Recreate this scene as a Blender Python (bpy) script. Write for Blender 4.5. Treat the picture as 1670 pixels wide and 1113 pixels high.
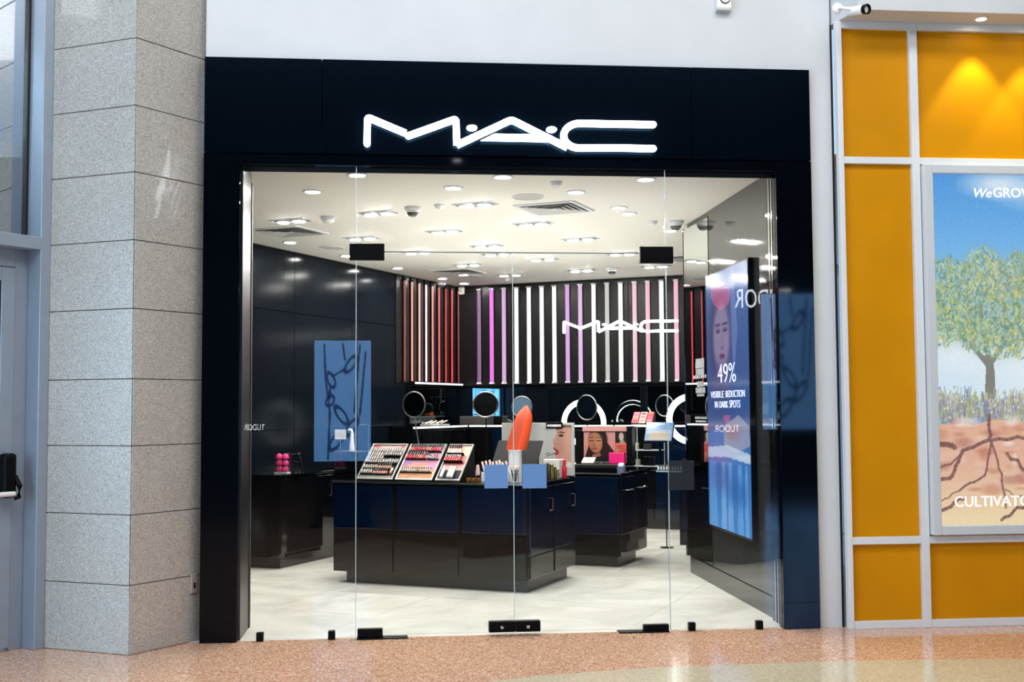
import bpy, math, random
import numpy as np
from mathutils import Vector, Matrix

# ------------------------------------------------------------------ scene, camera, world, lights
SC = bpy.context.scene
COL = SC.collection
for o in list(bpy.data.objects):
    bpy.data.objects.remove(o)
random.seed(7)
RNG = np.random.default_rng(7)

SC.view_settings.view_transform = 'Standard'
SC.view_settings.look = 'None'
SC.view_settings.exposure = 0.0
SC.view_settings.gamma = 1.0
SC.view_settings.use_curve_mapping = False
SC.cycles.use_denoising = True
SC.cycles.max_bounces = 10
SC.cycles.diffuse_bounces = 5
SC.cycles.glossy_bounces = 6
SC.cycles.transparent_max_bounces = 24
SC.cycles.sample_clamp_indirect = 4.0
SC.cycles.caustics_reflective = False
SC.cycles.caustics_refractive = False

FPX, YAW, PITCH, ROLL, DIST, EYE = 1926.63, .096, .0576, -.0059, 7.651, 1.45
fw = Vector((math.sin(YAW) * math.cos(PITCH), math.cos(YAW) * math.cos(PITCH), math.sin(PITCH)))
rt = Vector((math.cos(YAW), -math.sin(YAW), 0))
up = rt.cross(fw)
cR, sR = math.cos(ROLL), math.sin(ROLL)
rt, up = cR * rt + sR * up, -sR * rt + cR * up
CAM = Vector((0, -DIST, EYE))
cd = bpy.data.cameras.new('camera')
cd.sensor_width = 36
cd.lens = FPX / 1670 * 36
cd.clip_start = .05
cd.clip_end = 200
cam = bpy.data.objects.new('camera', cd)
COL.objects.link(cam)
cam.matrix_world = Matrix(((rt.x, up.x, -fw.x, CAM.x), (rt.y, up.y, -fw.y, CAM.y), (rt.z, up.z, -fw.z, CAM.z), (0, 0, 0, 1)))
SC.camera = cam

w = bpy.data.worlds.new('world')
SC.world = w
w.use_nodes = True
w.node_tree.nodes['Background'].inputs[0].default_value = (.50, .72, 1.0, 1)
w.node_tree.nodes['Background'].inputs[1].default_value = 1.0


def lamp(name, kind, loc, energy, color=(1, 1, 1), size=1, size_y=None, target=None, **kw):
    d = bpy.data.lights.new(name, kind)
    d.energy = energy
    d.color = color
    if kind == 'AREA':
        d.shape = 'RECTANGLE'
        d.size = size
        d.size_y = size_y or size
    for k, v_ in kw.items():
        setattr(d, k, v_)
    o = bpy.data.objects.new(name, d)
    COL.objects.link(o)
    o.location = loc
    if target is not None:
        o.rotation_euler = (Vector(target) - Vector(loc)).to_track_quat('-Z', 'Y').to_euler()
    return o


MALL_CEIL = 7.0
# luminous panels of the mall ceiling: over the shop fronts and over the walkway
lamp('skylight_lamp', 'AREA', (1.0, -3.4, MALL_CEIL - .05), 520, (1, .985, .97), 9, 1.8, (1.0, -2.3, 0))
lamp('skylight_lamp', 'AREA', (0.8, -6.4, MALL_CEIL - .05), 430, (1, .985, .97), 9, 2.0, (.8, -1.5, 1))
# daylight from the glazed entrance beyond the stone pillar
lamp('porch_daylight', 'AREA', (-4.6, .6, 3.2), 380, (.8, .92, 1), 2.5, 2.5, (-3.2, 1.0, 1.8))
lamp('entrance_daylight', 'AREA', (-6.5, -5.0, 2.8), 420, (.48, .76, 1), 4.5, 4.5, (-1.0, -.2, 1.8))

# added unseen lamp that brightens the shop ceiling from below
lamp('ceiling_fill_lamp', 'AREA', (1.1, 3.4, 1.9), 64, (1, .97, .92), 3.2, 4.6, (1.1, 3.4, 3.1))

# ------------------------------------------------------------------ helpers
def ray(px, py):
    return rt * ((px - 835) / FPX) - up * ((py - 556.5) / FPX) + fw


def G(px, py, z=0.):                    # point on a level plane
    d = ray(px, py)
    return CAM + d * ((z - EYE) / d.z)


def F(px, py, y=0.):                    # point on a plane parallel to the shop front
    d = ray(px, py)
    return CAM + d * ((y + DIST) / d.y)


def W_(px, py, p, n):                   # point on any upright plane
    d = ray(px, py)
    return CAM + d * ((Vector(p) - CAM).dot(n) / d.dot(n))


TH = .497                                # the shop's own grid is turned against its front
O = Vector((.778, 8.09, 0))
U = Vector((math.sin(TH), math.cos(TH), 0))
V = Vector((math.cos(TH), -math.sin(TH), 0))
ROT = -TH


def S(v, u, z=0.):
    return O + V * v + U * u + Vector((0, 0, z))


def SV(px, py, u):                       # (v, z) on the plane u = const
    p = W_(px, py, S(0, u), U)
    return (p - O).dot(V), p.z


def lin(c):
    c = c / 255.
    return c / 12.92 if c <= .04045 else ((c + .055) / 1.055) ** 2.4


def rgb(r, g, b):
    return (lin(r), lin(g), lin(b), 1)


def mat(name, col, rough=.5, metal=0., emit=None, strength=0., ior=1.5, noise=None, coat=0., bump=0.):
    m = bpy.data.materials.new(name)
    m.use_nodes = True
    nt = m.node_tree
    b = nt.nodes['Principled BSDF']
    b.inputs['Base Color'].default_value = col
    b.inputs['Roughness'].default_value = rough
    b.inputs['Metallic'].default_value = metal
    b.inputs['IOR'].default_value = ior
    b.inputs['Coat Weight'].default_value = coat
    if emit:
        b.inputs['Emission Color'].default_value = emit
        b.inputs['Emission Strength'].default_value = strength
    if noise:                            # (scale, amount): gentle mottling of the base colour
        tc = nt.nodes.new('ShaderNodeTexCoord')
        n = nt.nodes.new('ShaderNodeTexNoise')
        n.inputs['Scale'].default_value = noise[0]
        n.inputs['Detail'].default_value = 5
        r = nt.nodes.new('ShaderNodeValToRGB')
        a = noise[1]
        r.color_ramp.elements[0].position = .3
        r.color_ramp.elements[1].position = .7
        r.color_ramp.elements[0].color = tuple(max(0, x * (1 - a)) for x in col[:3]) + (1,)
        r.color_ramp.elements[1].color = tuple(min(1, x * (1 + a)) for x in col[:3]) + (1,)
        nt.links.new(tc.outputs['Object'], n.inputs['Vector'])
        nt.links.new(n.outputs['Fac'], r.inputs[0])
        nt.links.new(r.outputs[0], b.inputs['Base Color'])
        if bump:
            bp = nt.nodes.new('ShaderNodeBump')
            bp.inputs['Strength'].default_value = bump
            bp.inputs['Distance'].default_value = .002
            nt.links.new(n.outputs['Fac'], bp.inputs['Height'])
            nt.links.new(bp.outputs[0], b.inputs['Normal'])
    return m


def speckled(name, base, specks, scale, rough, bump=0., spec=.5, big=None):
    """stone / terrazzo: voronoi chips in several colours over a base"""
    m = bpy.data.materials.new(name)
    m.use_nodes = True
    nt = m.node_tree
    b = nt.nodes['Principled BSDF']
    b.inputs['Roughness'].default_value = rough
    b.inputs['Specular IOR Level'].default_value = spec
    tc = nt.nodes.new('ShaderNodeTexCoord')
    vo = nt.nodes.new('ShaderNodeTexVoronoi')
    vo.inputs['Scale'].default_value = scale
    nt.links.new(tc.outputs['Object'], vo.inputs['Vector'])
    sep = nt.nodes.new('ShaderNodeSeparateColor')
    nt.links.new(vo.outputs['Color'], sep.inputs[0])
    r = nt.nodes.new('ShaderNodeValToRGB')
    r.color_ramp.interpolation = 'CONSTANT'
    els = r.color_ramp.elements
    els[0].position, els[0].color = 0, base
    els[1].position, els[1].color = specks[0]
    for p, c in specks[1:]:
        e = els.new(p)
        e.color = c
    nt.links.new(sep.outputs[0], r.inputs[0])
    out = r.outputs[0]
    if big:                              # (scale, dark colour factor): broad stains
        n = nt.nodes.new('ShaderNodeTexNoise')
        n.inputs['Scale'].default_value = big[0]
        n.inputs['Detail'].default_value = 4
        nt.links.new(tc.outputs['Object'], n.inputs['Vector'])
        mr = nt.nodes.new('ShaderNodeMapRange')
        mr.inputs['From Min'].default_value = .35
        mr.inputs['From Max'].default_value = .7
        mr.inputs['To Min'].default_value = big[1]
        mr.inputs['To Max'].default_value = 1
        nt.links.new(n.outputs['Fac'], mr.inputs['Value'])
        mx = nt.nodes.new('ShaderNodeMix')
        mx.data_type = 'RGBA'
        mx.blend_type = 'MULTIPLY'
        mx.inputs[0].default_value = 1
        nt.links.new(out, mx.inputs[6])
        nt.links.new(mr.outputs[0], mx.inputs[7])
        out = mx.outputs[2]
    nt.links.new(out, b.inputs['Base Color'])
    if bump:
        bp = nt.nodes.new('ShaderNodeBump')
        bp.inputs['Strength'].default_value = bump
        bp.inputs['Distance'].default_value = .003
        nt.links.new(vo.outputs['Distance'], bp.inputs['Height'])
        nt.links.new(bp.outputs[0], b.inputs['Normal'])
    return m


def thin_glass(name, f0, tint=(1, 1, 1, 1), rough=0.):
    """clear sheet: transparent, with a mirror share that grows at grazing angles"""
    m = bpy.data.materials.new(name)
    m.use_nodes = True
    nt = m.node_tree
    nt.nodes.clear()
    out = nt.nodes.new('ShaderNodeOutputMaterial')
    tr = nt.nodes.new('ShaderNodeBsdfTransparent')
    tr.inputs[0].default_value = tint
    gl = nt.nodes.new('ShaderNodeBsdfGlossy')
    gl.inputs['Roughness'].default_value = rough
    geo = nt.nodes.new('ShaderNodeNewGeometry')
    dot = nt.nodes.new('ShaderNodeVectorMath')
    dot.operation = 'DOT_PRODUCT'
    nt.links.new(geo.outputs['Normal'], dot.inputs[0])
    nt.links.new(geo.outputs['Incoming'], dot.inputs[1])

    def mth(op, a, b=None):
        n = nt.nodes.new('ShaderNodeMath')
        n.operation = op
        for i, x in enumerate((a, b)):
            if x is None:
                continue
            if isinstance(x, (int, float)):
                n.inputs[i].default_value = x
            else:
                nt.links.new(x, n.inputs[i])
        return n.outputs[0]
    k = mth('POWER', mth('SUBTRACT', 1., mth('ABSOLUTE', dot.outputs['Value'])), 5.)
    fac = mth('ADD', f0, mth('MULTIPLY', k, 1 - f0))
    mx = nt.nodes.new('ShaderNodeMixShader')
    nt.links.new(fac, mx.inputs[0])
    nt.links.new(tr.outputs[0], mx.inputs[1])
    nt.links.new(gl.outputs[0], mx.inputs[2])
    nt.links.new(mx.outputs[0], out.inputs[0])
    return m


class MB:
    def __init__(s):
        s.v, s.f, s.m = [], [], []

    def add(s, vs, fs, m=0, M=None):
        n = len(s.v)
        for p in vs:
            p = Vector(p)
            s.v.append(tuple(M @ p if M else p))
        for f in fs:
            s.f.append(tuple(n + i for i in f))
            s.m.append(m)
        return s

    def box(s, x0, x1, y0, y1, z0, z1, m=0, M=None):
        vs = [(x, y, z) for z in (z0, z1) for y in (y0, y1) for x in (x0, x1)]
        return s.add(vs, [(0, 2, 3, 1), (4, 5, 7, 6), (0, 1, 5, 4), (2, 6, 7, 3), (0, 4, 6, 2), (1, 3, 7, 5)], m, M)

    def prism(s, poly, d0, d1, ax='y', m=0, M=None):
        """poly: 2-D outline; extruded along ax. ax 'y': (x,z), 'z': (x,y), 'x': (y,z)"""
        def at(p, d):
            return {'y': (p[0], d, p[1]), 'z': (p[0], p[1], d), 'x': (d, p[0], p[1])}[ax]
        n = len(poly)
        vs = [at(p, d0) for p in poly] + [at(p, d1) for p in poly]
        fs = [tuple(range(n)), tuple(range(2 * n - 1, n - 1, -1))] + [(i, i + n, (i + 1) % n + n, (i + 1) % n) for i in range(n)]
        return s.add(vs, fs, m, M)

    def lathe(s, prof, n=20, c=(0, 0, 0), m=0, M=None, cap=True):
        vs, fs = [], []
        for r, z in prof:
            for i in range(n):
                a = 2 * math.pi * i / n
                vs.append((c[0] + r * math.cos(a), c[1] + r * math.sin(a), c[2] + z))
        for k in range(len(prof) - 1):
            for i in range(n):
                j = (i + 1) % n
                fs.append((k * n + i, k * n + j, (k + 1) * n + j, (k + 1) * n + i))
        if cap:
            if prof[0][0] > 1e-6:
                fs.append(tuple(range(n - 1, -1, -1)))
            if prof[-1][0] > 1e-6:
                fs.append(tuple((len(prof) - 1) * n + i for i in range(n)))
        return s.add(vs, fs, m, M)

    def tube(s, path, r, n=8, m=0, M=None, closed=False):
        P = [Vector(p) for p in path]
        k = len(P)
        vs, fs = [], []
        for i, p in enumerate(P):
            a = P[(i - 1) % k] if (i or closed) else p
            b = P[(i + 1) % k] if (i < k - 1 or closed) else p
            t = (b - a).normalized()
            ref = Vector((0, 0, 1)) if abs(t.z) < .95 else Vector((1, 0, 0))
            x = t.cross(ref).normalized()
            y = t.cross(x)
            rr = r[i] if isinstance(r, (list, tuple)) else r
            for j in range(n):
                q = 2 * math.pi * j / n
                vs.append(p + x * (rr * math.cos(q)) + y * (rr * math.sin(q)))
        for i in range(k if closed else k - 1):
            for j in range(n):
                fs.append((i * n + j, i * n + (j + 1) % n, ((i + 1) % k) * n + (j + 1) % n, ((i + 1) % k) * n + j))
        if not closed:
            fs += [tuple(range(n - 1, -1, -1)), tuple((k - 1) * n + j for j in range(n))]
        return s.add(vs, fs, m, M)

    def build(s, name, mats, parent=None, bevel=0., smooth=False, loc=None, rotz=0., seg=2):
        me = bpy.data.meshes.new(name)
        me.from_pydata(s.v, [], s.f)
        mats = mats if isinstance(mats, (list, tuple)) else [mats]
        for x in mats:
            me.materials.append(x)
        me.polygons.foreach_set('material_index', s.m)
        if smooth:
            me.polygons.foreach_set('use_smooth', [True] * len(me.polygons))
            me.set_sharp_from_angle(angle=math.radians(38))
        me.update()
        o = bpy.data.objects.new(name, me)
        COL.objects.link(o)
        if loc is not None:
            o.location = loc
        o.rotation_euler.z = rotz
        if parent:
            o.parent = parent
        if bevel:
            b = o.modifiers.new('edge', 'BEVEL')
            b.width = bevel
            b.segments = seg
            b.limit_method = 'ANGLE'
        return o


def tag(o, label=None, cat=None, group=None, kind=None):
    if label:
        o['label'] = label
    if cat:
        o['category'] = cat
    if group:
        o['group'] = group
    if kind:
        o['kind'] = kind
    return o


def thing(name, label, cat, loc=(0, 0, 0), rotz=0., group=None, kind=None):
    o = bpy.data.objects.new(name, None)
    o.empty_display_size = .05
    COL.objects.link(o)
    o.location = loc
    o.rotation_euler.z = rotz
    return tag(o, label, cat, group, kind)


def dup(root, loc=None, M=None, label=None, group=None, rotz=None):
    def cp(o, parent):
        c = o.copy()
        COL.objects.link(c)
        if parent:
            c.parent = parent
        for ch in kids.get(o.name, []):
            cp(ch, c)
        return c
    kids = {}
    for ch in root.children_recursive:
        kids.setdefault(ch.parent.name, []).append(ch)
    r = cp(root, None)
    if M is not None:
        r.matrix_world = M
    if loc is not None:
        r.location = loc
    if rotz is not None:
        r.rotation_euler.z = rotz
    if label:
        r['label'] = label
    if group:
        r['group'] = group
    return r


ORD = ['', 'first', 'second', 'third', 'fourth', 'fifth', 'sixth', 'seventh', 'eighth', 'ninth', 'tenth', 'eleventh', 'twelfth',
       'thirteenth', 'fourteenth', 'fifteenth', 'sixteenth', 'seventeenth', 'eighteenth', 'nineteenth', 'twentieth',
       'twenty-first', 'twenty-second', 'twenty-third', 'twenty-fourth', 'twenty-fifth', 'twenty-sixth']


def circ(cx, cy, rx, ry=None, n=24, a0=0., a1=2 * math.pi, end=False):
    ry = rx if ry is None else ry
    k = n if not end else n - 1
    return [(cx + rx * math.cos(a0 + (a1 - a0) * i / k), cy + ry * math.sin(a0 + (a1 - a0) * i / k)) for i in range(n)]


def text_mesh(txt, size, depth=.002, shear=0., bold=0.):
    cu = bpy.data.curves.new('text', 'FONT')
    cu.body = txt
    cu.size = size
    cu.extrude = depth
    cu.align_x = 'CENTER'
    cu.shear = shear
    cu.offset = bold
    cu.resolution_u = 3
    ob = bpy.data.objects.new('text', cu)
    COL.objects.link(ob)
    dg = bpy.context.evaluated_depsgraph_get()
    me = bpy.data.meshes.new_from_object(ob.evaluated_get(dg))
    bpy.data.objects.remove(ob)
    vs = [v_.co.copy() for v_ in me.vertices]
    fs = [tuple(p.vertices) for p in me.polygons]
    bpy.data.meshes.remove(me)
    return vs, fs


def frame_matrix(origin, x, z):
    """local x right, local z up, local y = into the surface"""
    x = Vector(x).normalized()
    z = Vector(z).normalized()
    y = z.cross(x).normalized()
    return Matrix(((x.x, y.x, z.x, origin[0]), (x.y, y.y, z.y, origin[1]), (x.z, y.z, z.z, origin[2]), (0, 0, 0, 1)))


TXT = Matrix(((1, 0, 0, 0), (0, 0, -1, 0), (0, 1, 0, 0), (0, 0, 0, 1)))    # text x,y -> local x,z


def lettering(txt, size, material, parent, x, z, y=-.004, name='lettering', shear=0., width=None, bold=0.):
    vs, fs = text_mesh(txt, size, .0015, shear, bold)
    if width:
        xs = [p.x for p in vs]
        k = width / (max(xs) - min(xs))
        vs = [Vector((p.x * k, p.y, p.z)) for p in vs]
    M = Matrix.Translation((x, y, z)) @ TXT
    return MB().add(vs, fs, 0, M).build(name, material, parent)


def clip(poly, a, b, c):                 # keep a*x + b*y >= c
    out = []
    for i, p in enumerate(poly):
        q = poly[(i + 1) % len(poly)]
        dp, dq = a * p[0] + b * p[1] - c, a * q[0] + b * q[1] - c
        if dp >= 0:
            out.append(p)
        if dp * dq < 0:
            t = dp / (dp - dq)
            out.append((p[0] + t * (q[0] - p[0]), p[1] + t * (q[1] - p[1])))
    return out


# ------------------------------------------------------------------ printed pictures (colours on a fine grid)
class Paint:
    def __init__(s, w_, h, col):
        s.w, s.h, s.tf = w_, h, None
        s.a = np.ones((h, w_, 3)) * np.array(col, float)
        s.X, s.Y = np.meshgrid((np.arange(w_) + .5) / w_, (np.arange(h) + .5) / h)

    def mix(s, k, col):
        k = np.clip(k, 0, 1)[..., None]
        s.a = s.a * (1 - k) + np.array(col, float) * k

    def vgrad(s, y0, y1, c0, c1):
        t = np.clip((s.Y - y0) / (y1 - y0), 0, 1)[..., None]
        k = ((s.Y >= y0) & (s.Y <= y1))[..., None]
        s.a = np.where(k, np.array(c0, float) * (1 - t) + np.array(c1, float) * t, s.a)

    def poly(s, pts, col, al=1.):
        if s.tf:
            pts = [s.tf(*p_) for p_ in pts]
        ins = np.zeros(s.X.shape, bool)
        n = len(pts)
        for i in range(n):
            x0, y0 = pts[i]
            x1, y1 = pts[(i + 1) % n]
            if y0 == y1:
                continue
            c = ((y0 > s.Y) != (y1 > s.Y)) & (s.X < (x1 - x0) * (s.Y - y0) / (y1 - y0) + x0)
            ins ^= c
        s.mix(ins * al, col)

    def ell(s, cx, cy, rx, ry, col, al=1., soft=.15, rot=0.):
        if getattr(s, 'tf', None):
            rx, ry = rx * (s.tf(1, 0)[0] - s.tf(0, 0)[0]), ry * (s.tf(0, 1)[1] - s.tf(0, 0)[1])
            cx, cy = s.tf(cx, cy)
        c, n = math.cos(rot), math.sin(rot)
        dx, dy = s.X - cx, s.Y - cy
        d = np.sqrt(((dx * c + dy * n) / rx) ** 2 + ((-dx * n + dy * c) / ry) ** 2)
        s.mix(np.clip((1 + soft - d) / (2 * soft), 0, 1) * al, col)

    def line(s, pts, wd, col, al=1., asp=None):
        if getattr(s, 'tf', None):
            pts = [s.tf(*p_) for p_ in pts]
        asp = asp or s.h / s.w
        for (x0, y0), (x1, y1) in zip(pts[:-1], pts[1:]):
            vx, vy = x1 - x0, (y1 - y0) * asp
            L = vx * vx + vy * vy + 1e-12
            t = np.clip(((s.X - x0) * vx + (s.Y - y0) * asp * vy) / L, 0, 1)
            d = np.hypot(s.X - x0 - t * vx, (s.Y - y0) * asp - t * vy)
            s.mix(np.clip((wd * 1.15 - d) / (wd * .3), 0, 1) * al, col)

    def noise(s, amt, k=1):
        n = RNG.normal(0, amt, (s.h // k + 1, s.w // k + 1, 1))
        n = np.repeat(np.repeat(n, k, 0), k, 1)[:s.h, :s.w]
        s.a = np.clip(s.a + n, 0, 255)

    def mesh(s, name, wd, ht, material, parent, y=0., x0=None, z0=0.):
        """upright sheet of width wd, height ht, centred on x, base at z0"""
        a = np.flipud(s.a) / 255. * (.8 if material.name == 'matte tray print' else .88 if material.name == 'printed card' else 1.)
        a = np.where(a <= .04045, a / 12.92, ((a + .055) / 1.055) ** 2.4)
        x0 = -wd / 2 if x0 is None else x0
        gx = x0 + np.linspace(0, 1, s.w) * wd
        gz = z0 + np.linspace(0, 1, s.h) * ht
        XX, ZZ = np.meshgrid(gx, gz)
        vs = np.stack([XX, np.full_like(XX, y), ZZ], -1).reshape(-1, 3)
        idx = np.arange(s.w * s.h).reshape(s.h, s.w)
        fs = np.stack([idx[:-1, :-1], idx[:-1, 1:], idx[1:, 1:], idx[1:, :-1]], -1).reshape(-1, 4)
        me = bpy.data.meshes.new(name)
        me.from_pydata(vs.tolist(), [], fs.tolist())
        at = me.color_attributes.new('ink', 'FLOAT_COLOR', 'POINT')
        c = np.ones((s.w * s.h, 4), np.float32)
        c[:, :3] = a.reshape(-1, 3)
        at.data.foreach_set('color', c.ravel())
        me.materials.append(material)
        o = bpy.data.objects.new(name, me)
        COL.objects.link(o)
        o.parent = parent
        return o


def ink(name, rough=.3, emit=0., diffuse=True, spec=.5):
    m = bpy.data.materials.new(name)
    m.use_nodes = True
    nt = m.node_tree
    b = nt.nodes['Principled BSDF']
    at = nt.nodes.new('ShaderNodeAttribute')
    at.attribute_name = 'ink'
    b.inputs['Roughness'].default_value = rough
    b.inputs['Specular IOR Level'].default_value = spec
    if diffuse:
        nt.links.new(at.outputs['Color'], b.inputs['Base Color'])
    else:
        b.inputs['Base Color'].default_value = (.01, .01, .01, 1)
    if emit:
        nt.links.new(at.outputs['Color'], b.inputs['Emission Color'])
        b.inputs['Emission Strength'].default_value = emit
    return m


# ------------------------------------------------------------------ materials
M_white_wall = mat('white paint', rgb(200, 203, 206), .6, noise=(3, .03))
M_black_gloss = mat('black glass panel', rgb(3, 6, 12), .035, ior=1.32)
M_header = mat('satin black header', rgb(3, 7, 14), .17, ior=1.2)
M_header.node_tree.nodes['Principled BSDF'].inputs['Specular Tint'].default_value = (.25, .6, 1, 1)
M_black = mat('black lacquer', rgb(7, 8, 10), .045, ior=1.5)
M_wall_dark = mat('dark wall panel', rgb(10, 15, 22), .14, ior=1.14)
M_navy = mat('navy lacquer and reflection', rgb(2, 15, 36), .07, ior=1.55)  # on the island doors this colour stands in for a blue reflection
M_plinth = mat('dark plinth', rgb(40, 40, 42), .25)
M_matte_black = mat('matte black', rgb(10, 10, 11), .4, ior=1.18)
M_steel = mat('brushed steel', rgb(165, 166, 164), .28, 1.)
M_chrome = mat('chrome', rgb(215, 215, 215), .08, 1.)
M_alu = mat('grey aluminium', rgb(150, 163, 178), .38, .35, noise=(9, .04))
M_gasket = mat('black gasket', rgb(14, 16, 20), .5)
M_white_gloss = mat('white gloss', rgb(232, 232, 230), .25)
M_white_metal = mat('white powder coat', rgb(214, 218, 222), .4)
M_silver_frame = mat('silver frame', rgb(206, 211, 216), .35, .1)
M_yellow = mat('ochre yellow panel', rgb(200, 134, 0), .45, ior=1.25, noise=(2.5, .05))
M_mirror = mat('mirror', (.82, .86, .86, 1), .01, 1.)
M_darkmetal = mat('dark bronze metal', rgb(70, 70, 68), .2, .85)
M_ceil = mat('ceiling paint', rgb(240, 237, 226), .7)
M_grey = mat('grey card', rgb(52, 53, 55), .6, ior=1.15)
M_lightgrey = mat('light grey board', rgb(186, 190, 184), .5)
M_trayrail = mat('tray rail', rgb(150, 150, 147), .3, .3)
M_lens = mat('lamp lens', (1, 1, 1, 1), .4, emit=(1, .965, .91, 1), strength=350)
M_spot = mat('spot lens', (1, 1, 1, 1), .4, emit=(1, .85, .6, 1), strength=25)
M_sign = mat('sign light', (1, 1, 1, 1), .4, emit=(.86, .95, 1, 1), strength=9)
M_neon = mat('inner sign light', (1, 1, 1, 1), .4, emit=(.92, 1, .97, 1), strength=5)
M_ring = mat('ring light glow', (1, 1, 1, 1), .4, emit=(.92, 1, 1, 1), strength=4)
M_bar = mat('bar light glow', (1, 1, 1, 1), .4, emit=(1, 1, 1, 1), strength=1.6)
M_acrylic = thin_glass('clear acrylic', .06)
M_glass = thin_glass('shop glass', .026, (.98, .99, .985, 1))
M_glassedge = mat('glass edge', rgb(190, 205, 205), .2, emit=(.8, .9, .9, 1), strength=.0)
M_outglass = thin_glass('entrance glass', .62, (.8, .88, .94, 1))
M_stone = speckled('speckled granite', rgb(180, 179, 173), [(.16, rgb(162, 159, 153)), (.34, rgb(190, 190, 185)), (.55, rgb(172, 170, 163)), (.80, rgb(202, 201, 197)), (.93, rgb(146, 142, 135))],
                   200, .3, .06, .5, (1.6, .9))
M_stone.node_tree.nodes['Principled BSDF'].inputs['Coat Weight'].default_value = .5
M_stone.node_tree.nodes['Principled BSDF'].inputs['Coat Roughness'].default_value = .04
M_terrazzo = speckled('salmon terrazzo', rgb(212, 170, 140), [(.15, rgb(190, 140, 108)), (.4, rgb(218, 178, 150)), (.62, rgb(204, 156, 124)), (.82, rgb(232, 208, 188)), (.93, rgb(156, 112, 90))],
                      110, .11, 0, .6, (.8, .9))
M_beige = speckled('beige terrazzo', rgb(196, 184, 156), [(.3, rgb(184, 172, 144)), (.55, rgb(204, 192, 166)), (.8, rgb(190, 178, 150))], 90, .14, 0, .6)


def tile_material():
    m = bpy.data.materials.new('pale marble tile')
    m.use_nodes = True
    nt = m.node_tree
    b = nt.nodes['Principled BSDF']
    b.inputs['Roughness'].default_value = .2
    tc = nt.nodes.new('ShaderNodeTexCoord')
    n = nt.nodes.new('ShaderNodeTexNoise')
    n.inputs['Scale'].default_value = 1.3
    n.inputs['Detail'].default_value = 7
    n.inputs['Distortion'].default_value = 1.5
    nt.links.new(tc.outputs['Object'], n.inputs['Vector'])
    r = nt.nodes.new('ShaderNodeValToRGB')
    r.color_ramp.elements[0].position, r.color_ramp.elements[0].color = .35, rgb(208, 206, 196)
    r.color_ramp.elements[1].position, r.color_ramp.elements[1].color = .6, rgb(230, 229, 220)
    nt.links.new(n.outputs['Fac'], r.inputs[0])
    nt.links.new(r.outputs[0], b.inputs['Base Color'])
    return m


M_tile = tile_material()
M_grout = mat('tile grout', rgb(186, 184, 172), .7)
M_red = mat('red plastic', rgb(196, 20, 34), .3)
M_orange = mat('orange lipstick wax', rgb(236, 80, 30), .42, noise=(14, .06))
M_pink = mat('hot pink', rgb(236, 26, 122), .35)
M_sponge = mat('pink sponge', rgb(238, 70, 140), .75, noise=(60, .12))
M_gold = mat('gold cap', rgb(196, 168, 112), .25, .9)
M_amber = mat('amber jar', rgb(122, 78, 34), .15)
M_skinpink = mat('pale pink plastic', rgb(236, 204, 196), .35)
M_lilac = mat('grey lilac jar', rgb(104, 108, 138), .25)
M_teal = mat('teal bottle', rgb(60, 130, 128), .25)
M_cream = mat('cream box', rgb(222, 218, 196), .5)
M_sticker = mat('sticker with painted blue reflection', rgb(98, 138, 190), .3)  # reflected blue of the poster is put into the sticker colour
M_sticker_dark = mat('dark translucent film', rgb(40, 44, 50), .35)
M_sticker_dark.node_tree.nodes['Principled BSDF'].inputs['Alpha'].default_value = .62
M_print = ink('printed card', .4, spec=.25)
M_print_dim = ink('matte tray print', .5, spec=.2)
M_lightbox = ink('backlit print', .12, .92, False)
M_screen = ink('screen picture', .12, .9, False, .22)
M_white_ink = mat('white ink', rgb(245, 246, 248), .5, emit=(1, 1, 1, 1), strength=.85)
M_white_flat = mat('white lettering', rgb(235, 236, 236), .5)

# ------------------------------------------------------------------ the mall: floor, walls, ceiling
fl = MB().box(-9, 16.5, -19.2, .02, -.12, 0).build('floor', M_terrazzo)
tag(fl, kind='structure')
edge = [(720, 1128), (800, 1113), (880, 1104), (960, 1097), (1060, 1091), (1180, 1086), (1300, 1081.5), (1420, 1078.5), (1560, 1076.5), (1700, 1075.5)]
pts = [G(*p) for p in edge]
poly = [(p.x, p.y) for p in pts] + [(9, pts[-1].y + .02), (9, -6), (2.6, -6), (pts[0].x - .5, pts[0].y - .8)]
tag(MB().prism(poly, -.01, .0025, 'z').build('trim_1', M_beige), 'beige terrazzo band', kind='structure')
CZ = MALL_CEIL
tag(MB().box(-9, 16.5, -19.2, .4, CZ, CZ + .1).build('ceiling', mat('dark mall ceiling', rgb(70, 70, 72), .8)), kind='structure')
tag(MB().box(-9, 16.5, -19.3, -19.05, 0, CZ).build('wall_back', M_black), kind='structure')
tag(MB().box(16.4, 16.6, -19.2, .4, 0, CZ).build('wall_east', M_white_wall), kind='structure')

# white wall over and beside the black front
xl, xr = -1.238, 2.757
ZH = 3.722
wl = MB().prism([(xl + .004, ZH), (xr - .0, ZH), (xr - .0, 0), (2.918, 0), (2.918, CZ), (xl + .004, CZ)], 0, .12, 'y')
tag(wl.build('wall_front', M_white_wall), kind='structure')

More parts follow.
